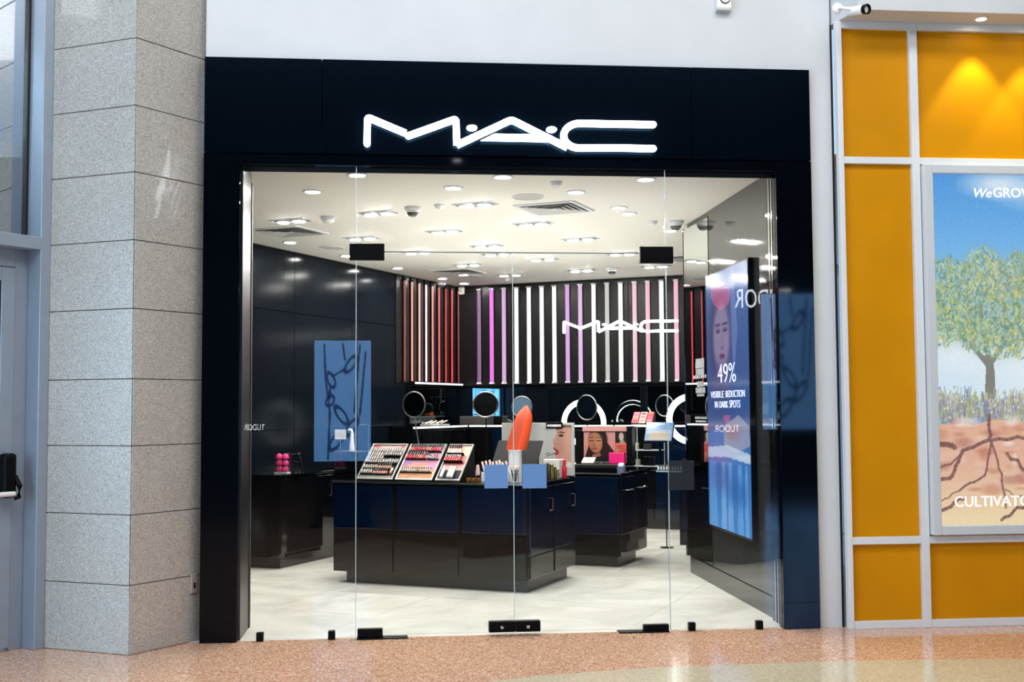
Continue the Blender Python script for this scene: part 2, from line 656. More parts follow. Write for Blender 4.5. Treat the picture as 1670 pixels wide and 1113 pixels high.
# black glass surround
ZL = 3.03
sur = thing('trim_2', 'black glass surround of the shop front', None, kind='structure')
YB = -.035
hz = F(835, 256, YB).z
xs = [xl, F(525, 180, YB).x, F(1128, 180, YB).x, xr]
for i in range(3):
    MB().box(xs[i] + .002, xs[i + 1] - .002, YB, .06, hz + .004, ZH).build('panel', M_header, sur, bevel=.0008, seg=1)
jl, jr = -1.008, 2.512
MB().box(jl - .002, jr + .002, YB + .012, .06, ZL, hz).build('lintel', M_black_gloss, sur, bevel=.002)
for a, b in ((xl, jl), (jr, xr)):
    MB().box(a, b, YB, .06, .0, hz - .001).build('panel', M_black_gloss, sur, bevel=.003)
MB().box(xl + .005, xr - .005, .0605, .066, hz - .1, ZH - .003).build('backing', M_gasket, sur)
MB().box(-1.9, xl + .02, .165, .18, 0, CZ).build('backing', M_gasket, sur)
# reveals
MB().box(xl, jl - .005, .06, .62, 0, 3.09).build('reveal', M_darkmetal, sur)
MB().box(jl - .005, jl + .012, .03, .45, 0, 3.05).build('reveal', mat('brushed steel reveal', rgb(72, 74, 75), .3, 1.), sur, bevel=.003)
MB().box(jl - .03, jl + .018, .45, .50, 0, 3.0).build('post', M_gasket, sur)
for k, yy in enumerate((.035, .11, .19)):
    MB().box(jr + .004 + .008 * k, jr + .05, yy, yy + .02, 0, 3.06).build('chrome_strip', M_chrome, sur)
MB().box(jr + .03, xr, .06, .3, 0, 3.09).build('reveal', M_black, sur)

# stone pillar of coursed blocks
pc = Vector((-1.595, -.351, 0))
dR = Vector((math.sin(math.radians(38)), math.cos(math.radians(38)), 0))
dL = Vector((-math.sin(math.radians(63.1)), math.cos(math.radians(63.1)), 0))
LR, LL = (W_(335, 700, pc, Vector((dR.y, -dR.x, 0))) - pc).dot(dR), .66
pil = thing('wall_west', 'speckled granite pillar of coursed blocks', None, kind='structure')
core = [pc + (dR + dL) * .03, pc + dR * (LR - .002) + dL * .03, pc + dR * LR + dL * .35, pc + dL * LL + dR * .1, pc + dL * (LL - .002) + dR * .03]
MB().prism([(p.x, p.y) for p in core], 0, CZ, 'z').build('core', M_gasket, pil)
zs = [0, .411, .829, 1.242, 1.646, 2.072, 2.49, 2.906, 3.318, 3.736, 4.15, 4.57, 5.0, CZ]
mit = math.radians(101.1 / 2)
for k in range(len(zs) - 1):
    for (d, o_, L) in ((dR, dL, LR), (dL, dR, LL)):
        t = .035
        j = RNG.uniform(-.0012, .0012)
        a = pc + d * .002 + o_ * j
        b = pc + d * L + o_ * j
        nrm = Vector((d.y, -d.x, 0))
        if nrm.dot(o_) < 0:
            nrm = -nrm
        b2 = b + nrm * t
        a2 = a + (dR + dL).normalized() * (t / math.sin(mit))
        q = [(p.x, p.y) for p in (a, b, b2, a2)]
        MB().prism(q, zs[k] + .002, zs[k + 1] - .0025, 'z').build('stone_block', M_stone, pil, bevel=.0025, seg=1)

# wall socket on the pillar
sp = W_(315, 952, pc, Vector((dR.y, -dR.x, 0)))
so = thing('wall_socket', 'small pale wall socket low on the stone pillar', 'socket', sp)
so.matrix_world = frame_matrix(sp, dR, (0, 0, 1))
MB().box(-.026, .026, -.012, 0, -.06, .06).build('plate', mat('beige plastic', rgb(176, 166, 156), .5), so, bevel=.004)
MB().box(-.007, .007, -.015, -.011, -.03, .005).build('slot', M_gasket, so)

# glazed entrance beside the pillar
nS = Vector((dR.y, -dR.x, 0))             # into the hall
m1 = pc + dL * (LL - .012) + nS * .01
ent = Matrix(((dR.x, -nS.x, 0, m1.x), (dR.y, -nS.y, 0, m1.y), (0, 0, 1, 0), (0, 0, 0, 1)))   # local x along the front, y outward
win = thing('window_1', 'grey aluminium entrance frame beside the pillar', None, kind='structure')
win.matrix_world = ent
DEP = .165
zt0, zt1 = 2.455, 2.535
MB().box(-.07, 0, 0, DEP, 0, CZ).build('mullion', M_alu, win, bevel=.004)
MB().box(-3.2, -.07, 0, DEP, zt0, zt1).build('transom', M_alu, win, bevel=.004)
MB().box(-.088, -.07, DEP - .03, DEP + .02, zt1, CZ).build('gasket', M_gasket, win)
MB().box(-3.2, -.088, DEP - .01, DEP - .002, zt1, CZ).build('glass_pane', M_outglass, win)
dr = thing('door_1', 'aluminium entrance door with black push bar', None, kind='structure')
dr.matrix_world = ent
fx = -.07
MB().box(fx - .09, fx, DEP - .04, DEP + .04, 0, zt0).box(-1.3, fx - .09, DEP - .04, DEP + .04, zt0 - .11, zt0).build('frame', M_alu, dr, bevel=.003)
MB().box(fx - .185, fx - .094, DEP - .05, DEP + .0, .02, zt0 - .115).box(-1.2, fx - .185, DEP - .05, DEP, zt0 - .2, zt0 - .115).box(-1.2, fx - .185, DEP - .05, DEP, .02, .14).build('stile', M_alu, dr, bevel=.004)
MB().box(fx - .205, fx - .185, DEP - .04, DEP - .01, .14, zt0 - .2).build('gasket', M_gasket, dr)
MB().box(-1.2, fx - .205, DEP - .03, DEP - .02, .14, zt0 - .2).build('glass_pane', M_outglass, dr)
hb = MB().box(fx - .19, fx - .11, DEP - .13, DEP - .05, .93, 1.2).build('push_bar_housing', M_matte_black, dr, bevel=.02)
MB().tube([(-1.1, DEP - .13, .955), (fx - .13, DEP - .13, .955)], .016, 10).build('push_bar', M_white_gloss, dr, smooth=True)
MB().tube([(fx - .115, DEP - .11, 1.06), (fx - .1, DEP - .14, 1.0), (fx - .105, DEP - .14, .935), (fx - .13, DEP - .13, .93)], .016, 8).build('lever', M_matte_black, dr, smooth=True)
# a stone wall of the entrance porch outside
op = MB()
tag(MB().box(-3.6, -.5, 1.6, 1.7, 0, CZ, M=ent).build('wall_outside', mat('outside stone', rgb(196, 204, 210), .6, noise=(40, .1))), kind='structure')

# ------------------------------------------------------------------ yellow shop front
YW = -.07
yel = thing('wall_right', 'yellow panelled shop front in a white metal frame', None, kind='structure')
ZT = 4.045


def yx(px, py):
    return F(px, py, YW).x


def yz(px, py):
    return F(px, py, YW).z


xa0, xa1 = yx(1372, 540), yx(1383, 540)
xa0 = 2.945
xb0, xb1 = 3.432, 3.487
zmid0, zmid1, zlow0, zlow1, zb = 3.076, 3.122, .548, .596, .05
XE = 6.0
for (a, b) in ((2.925, 2.962), (xb0, xb1)):
    MB().box(a, b, YW - .03, YW + .02, 0, ZT).build('frame_post', M_white_metal, yel, bevel=.003)
for (z0, z1) in ((3.995, ZT), (zmid0, zmid1), (zlow0, zlow1), (0, zb)):
    MB().box(2.962, xb0, YW - .027, YW + .02, z0, z1).build('frame_bar', M_white_metal, yel, bevel=.003)
    MB().box(xb1, XE, YW - .027, YW + .02, z0, z1).build('frame_bar', M_white_metal, yel, bevel=.003)
for (a, b) in ((2.95, xb0 + .01), (xb1 - .01, XE)):
    for (z0, z1) in ((zb - .01, zlow0 + .01), (zlow1 - .01, zmid0 + .01), (zmid1 - .01, 4.0)):
        MB().box(a, b, YW + .004, YW + .03, z0, z1).build('panel', M_yellow, yel)
MB().box(2.916, 2.93, -.004, .1, 0, ZT).build('gap', M_gasket, yel)
# bulkhead over it
ys = -.07 - .25
bk = MB()
bk.prism([(2.93, YW + .05), (2.99, ys), (XE, ys), (XE, .1), (2.93, .1)], ZT, CZ, 'z')
tag(bk.build('trim_3', M_white_wall, bevel=.004), 'white bulkhead above the yellow front', kind='structure')
for k, px in enumerate((1600, 1697)):
    p = G(px, 30, ZT)
    t = thing('soffit_spotlight', ['small round spotlight lit in the soffit above the yellow panels', 'round spotlight further along the soffit, outside the picture'][k], 'spotlight', (p.x, p.y, ZT))
    MB().lathe([(.05, 0), (.05, -.006), (.034, -.008), (.034, -.002)], 24, cap=False).build('trim_ring', M_white_metal, t, smooth=True)
    MB().lathe([(.033, -.004), (.028, -.008), (0.0001, -.01)], 20).build('lens', M_spot, t, smooth=True)
    lamp('spot_lamp', 'SPOT', (p.x, p.y, ZT - .03), 34, (1, .92, .55), target=(p.x, p.y + .02, 0), spot_size=math.radians(70), spot_blend=.35, shadow_soft_size=.03)

# ------------------------------------------------------------------ tree poster in its lightbox
pa = F(1493, 263, YW - .05)
pb = F(1520, 879, YW - .05)
PX0, PX1 = 3.492, 4.92
PZ0, PZ1 = .605, 3.07
lb = thing('lightbox_poster', 'tall backlit poster of a tree with bare roots in the yellow front', 'poster', ((PX0 + PX1) / 2, YW - .03, PZ0))
hw, hh = (PX1 - PX0) / 2, PZ1 - PZ0
fwid = .062
for (a, b, z0, z1) in ((-hw, -hw + fwid, 0, hh), (hw - fwid, hw, 0, hh), (-hw + fwid, hw - fwid, 0, fwid), (-hw + fwid, hw - fwid, hh - fwid, hh)):
    MB().box(a, b, -.045, .03, z0, z1).build('frame', M_silver_frame, lb, bevel=.006)
MB().box(-hw + .02, hw - .02, -.0, .03, .02, hh - .02).build('back_panel', M_gasket, lb)
P = Paint(300, 500, (90, 165, 230))
P.vgrad(0, .28, (88, 158, 226), (128, 192, 242))
P.vgrad(.28, .66, (128, 192, 242), (222, 238, 248))
for (cx, cy, rx, ry, al) in ((.36, .03, .14, .03, .8), (.62, .05, .2, .04, .6), (.1, .5, .22, .08, .8), (.5, .52, .25, .1, .8), (.8, .5, .25, .12, .85), (.28, .47, .1, .04, .6)):
    P.ell(cx, cy, rx, ry, (240, 246, 250), al, .7)
# trunk and boughs
P.tf = lambda x, y: (x - .085, y)
tk = (134, 134, 126)
P.poly([(.345, .645), (.355, .56), (.348, .52), (.39, .52), (.4, .56), (.405, .645)], tk)
for q in ([(.37, .55), (.30, .50), (.2, .44), (.14, .38)], [(.375, .54), (.36, .47), (.33, .38)], [(.385, .54), (.45, .49), (.53, .42), (.6, .36)], [(.3, .5), (.27, .42), (.26, .34)], [(.45, .49), (.47, .42), (.46, .34)]):
    P.line(q, .013, tk)
fol = [(116, 150, 112), (166, 176, 104), (200, 202, 124), (128, 168, 150), (96, 142, 150), (216, 216, 146), (150, 186, 176), (176, 208, 206)]
P.tf = None
clumps = [(c_[0] - .06, c_[1], c_[2] * 1.08) for c_ in [(.0, .40, .1), (.05, .37, .1), (.14, .30, .09), (.24, .33, .1), (.33, .27, .09), (.43, .31, .1), (.53, .29, .1), (.62, .33, .1), (.72, .3, .1), (.1, .43, .1), (.2, .42, .09), (.33, .38, .12), (.46, .4, .12), (.6, .4, .12), (.75, .38, .12), (.28, .46, .08), (.4, .47, .09), (.53, .47, .09), (.68, .46, .1)]]
for c_ in clumps:
    P.ell(c_[0], c_[1], c_[2] * .9, c_[2] * .58, (150, 180, 150), .3, .6)
for i in range(4600):
    c = clumps[i % len(clumps)]
    a, r = RNG.uniform(0, 6.28), c[2] * math.sqrt(RNG.uniform(0, 1))
    x, y = c[0] + r * math.cos(a), c[1] + r * .62 * math.sin(a)
    x0, x1 = int((x - .03) * P.w), int((x + .03) * P.w)
    y0, y1 = int((y - .02) * P.h), int((y + .02) * P.h)
    x0 = max(0, x0)
    if x1 - x0 < 3 or y0 < 0 or x1 >= P.w or y1 >= P.h:
        continue
    sub = Paint.__new__(Paint)
    sub.w, sub.h, sub.a, sub.X, sub.Y = P.w, P.h, P.a[y0:y1, x0:x1], P.X[y0:y1, x0:x1], P.Y[y0:y1, x0:x1]
    sub.ell(x, y, .0105, .0027, fol[RNG.integers(len(fol))], .8, .4, RNG.uniform(-1.3, 1.3))
    P.a[y0:y1, x0:x1] = sub.a
# meadow
for i in range(900):
    x = RNG.uniform(0, 1)
    h_ = RNG.uniform(.02, .085)
    y = .722 - RNG.uniform(0, .035)
    col = [(150, 166, 122), (176, 180, 130), (128, 152, 124), (146, 142, 184), (122, 122, 174), (198, 192, 148), (216, 212, 206)][RNG.integers(7)]
    x0, x1 = max(0, int((x - .03) * P.w)), min(P.w, int((x + .03) * P.w))
    y0, y1 = int((y - h_ - .01) * P.h), int((y + .01) * P.h)
    sub = Paint.__new__(Paint)
    sub.w, sub.h, sub.a, sub.X, sub.Y = P.w, P.h, P.a[y0:y1, x0:x1], P.X[y0:y1, x0:x1], P.Y[y0:y1, x0:x1]
    sub.line([(x, y), (x + RNG.uniform(-.03, .03), y - h_)], .0032, col, .55)
    sub.ell(x + RNG.uniform(-.015, .015), y - h_ * RNG.uniform(.3, 1), .007, .004, [(232, 226, 220), (152, 140, 190), (226, 206, 140), (150, 176, 140)][i % 4], .7, .5)
    P.a[y0:y1, x0:x1] = sub.a
soil = [(0, .716), (.1, .711), (.2, .716), (.3, .703), (.42, .707), (.55, .716), (.7, .707), (1, .716)]
P.poly(soil + [(1, 1.01), (0, 1.01)], (228, 180, 158))
t = np.clip((P.Y - .82) / .16, 0, 1)
P.mix(t * .9 * (P.Y > .7), (240, 222, 178))
for i in range(120):
    x, y = RNG.uniform(0, 1), RNG.uniform(.705, .9)
    P.ell(x, y, RNG.uniform(.01, .06), RNG.uniform(.004, .016), [(236, 200, 180), (200, 134, 112), (250, 240, 232), (180, 124, 110), (230, 188, 152)][RNG.integers(5)], .6, .5)
rc = (128, 92, 88)
P.tf = lambda x, y: (x - .085, y)
for q, wd in (([(.37, .69), (.36, .76), (.22, .79), (.16, .86), (.04, .88)], .014), ([(.38, .76), (.56, .755), (.68, .78), (.85, .8)], .013), ([(.38, .76), (.33, .86), (.2, .9)], .009), ([(.37, .76), (.42, .86), (.44, .95)], .009),
              ([(.45, .80), (.58, .86), (.66, .865)], .013), ([(.22, .8), (.05, .85), (.0, .85)], .008), ([(.02, .95), (.1, .955), (.22, .925)], .013), ([(.42, .985), (.5, .955), (.66, .93)], .012), ([(.7, .9), (.7, .98)], .008),
              ([(.2, .9), (.1, .93), (.08, .97)], .005), ([(.44, .9), (.55, .93), (.6, .925)], .005), ([(.0, .77), (.1, .765), (.18, .78)], .02)):
    P.line([(x_ + RNG.normal(0, .004), y_ + RNG.normal(0, .003)) for (x0_, y0_), (x1_, y1_) in zip(q[:-1], q[1:]) for x_, y_ in [(x0_ + (x1_ - x0_) * t_, y0_ + (y1_ - y0_) * t_) for t_ in (0, .2, .4, .6, .8)]] + [q[-1]], wd * .62, rc, .8)
P.noise(4)
P.mesh('print', 2 * hw - 2 * fwid + .01, hh - 2 * fwid + .01, M_lightbox, lb, -.006, z0=fwid - .005)
lettering('We', .088, M_white_ink, lb, F(1601, 322, YW - .04).x - lb.location.x, F(1604, 322, YW - .04).z - PZ0, -.012, shear=.25)
lettering('GROW', .093, M_white_ink, lb, F(1653.5, 322, YW - .04).x - lb.location.x, F(1640, 322, YW - .04).z - PZ0, -.012)
lettering('CULTIVATOR', .098, M_white_ink, lb, F(1626, 826, YW - .04).x - lb.location.x, F(1620, 826, YW - .04).z - PZ0, -.012)

# ------------------------------------------------------------------ wall devices at the top
p = F(1398, 17, ys - .09)
bc = thing('security_camera', 'white bullet security camera on a bracket above the yellow front', 'camera', (p.x, ys, p.z - .02))
R_ = Matrix.Translation((0, -.09, .02)) @ Matrix.Rotation(math.radians(-62), 4, 'Z') @ Matrix.Rotation(math.radians(100), 4, 'Y')
MB().lathe([(.026, -.07), (.03, -.062), (.03, .062), (.027, .07)], 20, M=R_).build('body', M_white_gloss, bc, smooth=True)
MB().lathe([(.031, .055), (.033, .085), (.029, .085), (.022, .068), (0.0001, .066)], 20, M=R_).build('hood', M_matte_black, bc, smooth=True)
MB().tube([(-.1, 0, .06), (-.09, -.05, .05), (-.03, -.08, .03)], .011, 10).build('arm', M_white_gloss, bc, smooth=True)
MB().lathe([(.035, 0), (.035, .015), (.02, .025)], 20, M=Matrix.Translation((-.1, 0, .06)) @ Matrix.Rotation(math.radians(90), 4, 'X')).build('base_plate', M_white_gloss, bc, smooth=True)
p0, p1 = F(1167, 17, 0), F(1190, 17, 0)
eb = thing('alarm_box', 'white square alarm box on the white wall over the black front', 'alarm', ((p0.x + p1.x) / 2, 0, p0.z))
hwid = (p1.x - p0.x) / 2
MB().box(-hwid, hwid, -.05, 0, 0, .13).build('housing', M_white_gloss, eb, bevel=.008)
MB().lathe([(.036, 0), (.036, .004), (.031, .006)], 24, M=Matrix.Translation((.004, -.05, .065)) @ Matrix.Rotation(math.radians(90), 4, 'X')).build('sounder_ring', M_gasket, eb)
MB().lathe([(.030, 0), (.030, .008), (.02, .011), (.0001, .012)], 24, M=Matrix.Translation((.004, -.05, .065)) @ Matrix.Rotation(math.radians(90), 4, 'X')).build('sounder', M_white_gloss, eb, smooth=True)
MB().box(-hwid * 1.02, hwid * 1.02, -.052, 0, -.012, 0).build('foot_strip', M_lightgrey, eb)

# ------------------------------------------------------------------ illuminated front sign
def stroke(path, wd, cap0='round', cap1='round'):
    """outline of a stroke with mitred corners"""
    P_ = [Vector((x, z)) for x, z in path]
    n = len(P_)
    L, R2 = [], []
    for i in range(n):
        a = (P_[i] - P_[i - 1]).normalized() if i else None
        b = (P_[i + 1] - P_[i]).normalized() if i < n - 1 else None
        d = a if b is None else b if a is None else (a + b).normalized()
        nn = Vector((-d.y, d.x))
        k = wd / 2
        if a is not None and b is not None:
            k /= max(.35, nn.dot(Vector((-a.y, a.x))))
        L.append(P_[i] + nn * k)
        R2.append(P_[i] - nn * k)

    def cap(p, d, kind):
        if kind != 'round':
            return []
        a0 = math.atan2(d.y, d.x)
        return [Vector((p.x + wd / 2 * math.cos(a0 + q), p.y + wd / 2 * math.sin(a0 + q))) for q in [math.pi / 2 - math.pi * (j + 1) / 9 for j in range(8)]]
    out = L + cap(P_[-1], (P_[-1] - P_[-2]).normalized(), cap1) + R2[::-1] + cap(P_[0], (P_[0] - P_[1]).normalized(), cap0)
    return [(p.x, p.y) for p in out]


def fillet(pts, corners, t=17.):
    out = []
    for i, p in enumerate(pts):
        if i in corners:
            p = Vector(p)
            a, b = Vector(pts[i - 1]), Vector(pts[i + 1])
            p0, p1 = p + (a - p).normalized() * t, p + (b - p).normalized() * t
            out += [tuple(p0 * (1 - k) ** 2 + p * (2 * k * (1 - k)) + p1 * k * k) for k in (0, .25, .5, .75, 1)]
        else:
            out.append(p)
    return out


def logo(px2, y0, y1, parent, material, back=None, k=1.):
    """the three-letter sign; px2 maps sign units (crop pixels) to local x, z"""
    def T(pts):
        return [px2(a, b) for a, b in pts]
    wd = abs(px2(136, 200)[0] - px2(100, 200)[0]) * k

    def put(name, polys):
        mb = MB()
        for q in polys:
            mb.prism(q, y0, y1, 'y')
        o = mb.build(name, material, parent)
        return o
    put('letter', [stroke(T(fillet([(115, 250), (117, 122), (303, 200)], (1,))), wd, 'round', 'flat'),
                   stroke(T(fillet([(316, 213), (548, 130), (552, 258)], (1,))), wd, 'round', 'flat')])
    put('letter', [stroke(T(fillet([(552, 258), (818, 134), (1090, 270)], (1,))), wd, 'flat', 'flat'),
                   T([(668, 236), (735, 203), (975, 207), (1010, 243)])])
    arc = [(1150 - 78 * math.sin(q), 212 - 60 * math.cos(q)) for q in [math.pi * j / 14 for j in range(15)]]
    put('letter', [stroke(T([(1508, 158), (1320, 155)] + arc + [(1320, 271), (1508, 275)]), wd, 'round', 'round')])
    put('dot', [T(circ(625, 174, 26, 14.5))])
    put('dot', [T(circ(1013, 182, 26, 14.5))])


def sign_xy(cx, cy):
    q = F(560 + cx * .33533, 150 + cy * .33533, -.085)
    return q.x, q.z


sg = thing('illuminated_sign', 'large glowing white three-letter sign on the black header over the entrance', 'sign')
logo(lambda a, b: sign_xy(a, b), -.085, -.068, sg, M_sign, k=.92)
for px in (600, 744, 835, 924, 1000, 1060):
    q = F(px, 216, -.05)
for (a, b) in ((115, 180), (552, 190), (820, 150), (985, 225), (1200, 155), (1450, 275), (1200, 272)):
    x, z = sign_xy(a, b)
    MB().lathe([(.008, 0), (.008, .03)], 10, M=Matrix.Translation((x, -.035, z)) @ Matrix.Rotation(math.radians(90), 4, 'X')).build('standoff', M_chrome, sg)

# ------------------------------------------------------------------ glass front
xL, x1, x2, x3, xR = jl, -.265, .745, 1.757, jr
ZD = 2.47
GT = .012


def pane(name, label, kind, boxes, edges=()):
    t_ = thing(name, label, None, kind='structure')
    for (a, b, z0, z1) in boxes:
        MB().box(a, b, -GT / 2, GT / 2, z0, z1).build('glass_pane', M_glass, t_)
    for (a, z0, z1) in edges:
        MB().box(a - .002, a + .002, -GT / 2 - .001, GT / 2 + .001, z0, z1).build('glass_edge', M_glassedge, t_)
    return t_


wn2 = pane('window_2', 'clear fixed glass beside the granite pillar', 'w', [(xL, x1 - .004, .01, ZL)], [(x1 - .006, .01, ZL)])
wn3 = pane('window_3', 'clear fixed glass in front of the screen wall', 'w', [(x3 + .004, xR, .01, ZL)], [(x3 + .006, .01, ZL)])
wn4 = pane('window_4', 'clear glass transom above the glass doors', 'w', [(x1 + .003, x3 - .003, ZD + .006, ZL)])
MB().box(x1, x3, -.004, .004, ZD - .002, ZD + .006).build('glass_edge', mat('dim glass edge', rgb(120, 128, 126), .2), wn4)
dA = pane('door_2', 'glass door leaf nearer the stone pillar', 'd', [(x1 + .002, x2 - .003, .02, ZD - .004)], [(x2 - .003, .02, ZD - .004)])
dB = pane('door_3', 'glass door leaf nearer the screen wall', 'd', [(x2 + .005, x3 - .002, .02, ZD - .004)])


def fb(t_, name, pxs, y0, y1, material=M_matte_black, bevel=.004):
    a, b = F(pxs[0], pxs[1]), F(pxs[2], pxs[3])
    return MB().box(a.x, b.x, y0, y1, min(a.z, b.z), max(a.z, b.z)).build(name, material, t_, bevel=bevel)


fb(dA, 'patch_fitting', (570, 425, 627, 398), -.02, .02)
fb(dB, 'patch_fitting', (1043, 430, 1097, 403), -.02, .02)
fb(dA, 'patch_fitting', (583, 1040, 624, 1025), -.022, .022)
fb(dB, 'patch_fitting', (1049, 1032, 1090, 1018), -.022, .022)
zc0, zc1 = .022, .092
for (t_, a, b) in ((dA, F(797, 1030).x, x2 - .001), (dB, x2 + .001, F(881, 1030).x)):
    MB().box(a, b, -.026, .026, zc0, zc1).build('bottom_lock', M_matte_black, t_, bevel=.006)
    MB().lathe([(.011, 0), (.011, .006), (.006, .007)], 12, M=Matrix.Translation(((a + b) / 2, -.026, .055)) @ Matrix.Rotation(math.radians(90), 4, 'X')).build('lock_cylinder', M_chrome, t_)
for (t_, nm, r) in ((dA, 'sticker', (790, 797, 828, 758)), (dB, 'sticker', (852, 797, 891, 757))):
    o = fb(t_, nm, r, -.0085, -.0065, M_sticker, 0)
    o['label'] = 'square sticker with painted blue reflection on the glass'
o = fb(wn3, 'sticker', (1090, 800, 1131, 751), -.0085, -.0065, M_sticker_dark, 0)
o['label'] = 'dark square film sticker on the glass'
for (t_, px, py) in ((wn2, 424, 1038), (wn2, 541, 1037), (wn3, 1128, 1025), (wn3, 1238, 1023)):
    q = F(px, py)
    MB().box(q.x - .022, q.x + .022, -.022, .022, .0, .055).build('glass_clamp', M_matte_black, t_, bevel=.003)
for (a, b, side) in ((582, 665, 0), (1008, 1090, 1)):
    q0, q1 = F(a, 1040), F(b, 1038)
    t_ = thing('floor_spring', ['black floor hinge plate under the door leaf nearer the pillar', 'black floor hinge plate under the door leaf nearer the screen wall'][side], 'door hinge', ((q0.x + q1.x) / 2, 0, 0))
    h_ = (q1.x - q0.x) / 2
    MB().box(-h_, h_, -.045, .045, .0, .008).build('cover_plate', M_matte_black, t_, bevel=.002)
    MB().lathe([(.014, .008), (.014, .02)], 14, c=((-h_ + .09) if side == 0 else (h_ - .09), 0, 0)).build('pivot', M_steel, t_)

# ------------------------------------------------------------------ shop shell
CS = 3.09
XW = 2.57                                 # partition face
YWE = 2.68
tag(MB().box(-4.4, 5.8, .145, 8.4, CS, CS + .1).build('ceiling', M_ceil), kind='structure')
tag(MB().prism([(p.x, p.y) for p in (S(-.15, -9.2), S(0, -9.2), S(0, 0), S(-.15, 0))], 0, CS, 'z').build('wall_left', M_wall_dark), kind='structure')
tag(MB().prism([(p.x, p.y) for p in (S(-.15, 0), S(5, 0), S(5, .15), S(-.15, .15))], 0, CS, 'z').build('wall_rear', M_wall_dark), kind='structure')
tag(MB().prism([(p.x, p.y) for p in (S(4.9, 0), S(4.9, -4.3), S(5, -4.3), S(5, 0))], 0, CS, 'z').build('wall_side', M_wall_dark), kind='structure')
tag(MB().box(-4.4, xl + .01, .18, .25, 0, CS).build('wall_inner', M_wall_dark), kind='structure')
# joints of the left wall cladding: upright panels proud of the wall
wlft = bpy.data.objects['wall_left']
us = [-6.4, -5.15, -3.9, -2.75, -1.62, 0]
for a, b in zip(us[:-1], us[1:]):
    for (z0, z1) in ((0.02, 1.25), (1.256, 2.45), (2.456, CS - .01)):
        if a >= -1.7 and z0 > 1.2:
            continue
        q = [S(.001, a + .003), S(.016, a + .003), S(.016, b - .003), S(.001, b - .003)]
        MB().prism([(p.x, p.y) for p in q], z0, z1, 'z').build('panel', M_wall_dark, wlft, bevel=.002, seg=1)

# shop floor of pale tiles
sf = MB().prism([(-3.6, .021), (5.6, .021), (S(5, 0).x, S(5, 0).y), (S(-.1, 0).x, S(-.1, 0).y)], -.12, -.0005, 'z').build('floor', M_grout)
tag(sf, kind='structure')
TS = .9
for i in range(0, 6):
    for j in range(-11, 0):
        v0, u0 = i * TS - .06, j * TS + .35
        g = .0022
        q = [S(v0 + g, u0 + g), S(v0 + TS - g, u0 + g), S(v0 + TS - g, u0 + TS - g), S(v0 + g, u0 + TS - g)]
        q = [(p.x, p.y) for p in q]
        q = clip(q, 0, 1, .024)
        if len(q) < 3:
            continue
        q = clip(q, -1, 0, -5.2)
        q = clip(q, 1, 0, -2.6)
        if len(q) < 3:
            continue
        MB().prism(q, -.01, .001, 'z').build('tile', M_tile, sf)

# partition on the screen side: dark metal panels, kick board, mirror strip
pt = thing('wall_partition', 'dark metal partition carrying the screen', None, kind='structure')
MB().box(XW + .012, XW + .14, .2, YWE, 0, CS).build('core', M_black, pt)
ym = 1.93
MB().box(XW, XW + .012, .30, ym - .004, .15, CS - .005).build('panel', mat('dark metal sheet', rgb(74, 75, 76), .05, .7), pt, bevel=.002)
MB().box(XW - .004, XW + .012, .26, YWE, .0, .145).build('kick_board', mat('metal kick board', rgb(80, 81, 80), .09, .7), pt, bevel=.002)
MB().prism([(XW, ym + .008), (XW - .03, YWE - .012), (XW + .01, YWE - .012), (XW + .01, ym + .008)], .16, CS - .05, 'z').build('mirror_strip', M_mirror, pt)
for (a, b, z0, z1) in ((ym - .002, ym + .008, .15, CS - .04), (YWE - .012, YWE, .15, CS - .04), (ym, YWE, CS - .05, CS - .04)):
    MB().box(XW - .003 - (.03 if b - a < .02 and a > ym + .1 else 0), XW + .014, a, b, z0, z1).build('mirror_trim', M_black, pt)
# unread lettering as dashes; the lowest two rows paint in a reflected plaque
tm = Vector((-.03, YWE - ym - .02, 0)).normalized()
nm_ = Vector((-tm.y, tm.x, 0))
dec = MB()
for (a, b, y0, y1) in ((1135, 1149, 586, 590), (1134.5, 1149, 592, 600), (1135, 1149, 602.5, 611), (1131, 1153, 613, 616.5), (1137, 1148, 623, 631), (1146, 1157, 627, 629), (1135, 1151, 633, 641), (1137, 1149, 643, 646.5), (1134, 1154, 680, 684), (1135, 1153, 686, 689.5)):
    pa_, pb2 = W_(a, y0, (XW, ym, 0), nm_), W_(b, y1, (XW, ym, 0), nm_)
    n_ = 7
    for k in range(n_):
        q0, q1 = pa_.lerp(pb2, k / n_), pa_.lerp(pb2, (k + .62) / n_)
        zz0, zz1 = min(pa_.z, pb2.z), max(pa_.z, pb2.z)
        c0_, c1_ = Vector((q0.x, q0.y, 0)) + nm_ * .001, Vector((q1.x, q1.y, 0)) + nm_ * .001
        dec.prism([(c0_.x, c0_.y), (c1_.x, c1_.y), (c1_.x + nm_.x * .001, c1_.y + nm_.y * .001), (c0_.x + nm_.x * .001, c0_.y + nm_.y * .001)], zz0, zz1, 'z')
tag(dec.build('mirror_lines', mat('grey white ink', rgb(176, 178, 178), .6), pt), 'small white lines on the mirror, the lowest a painted reflection', kind='stuff')

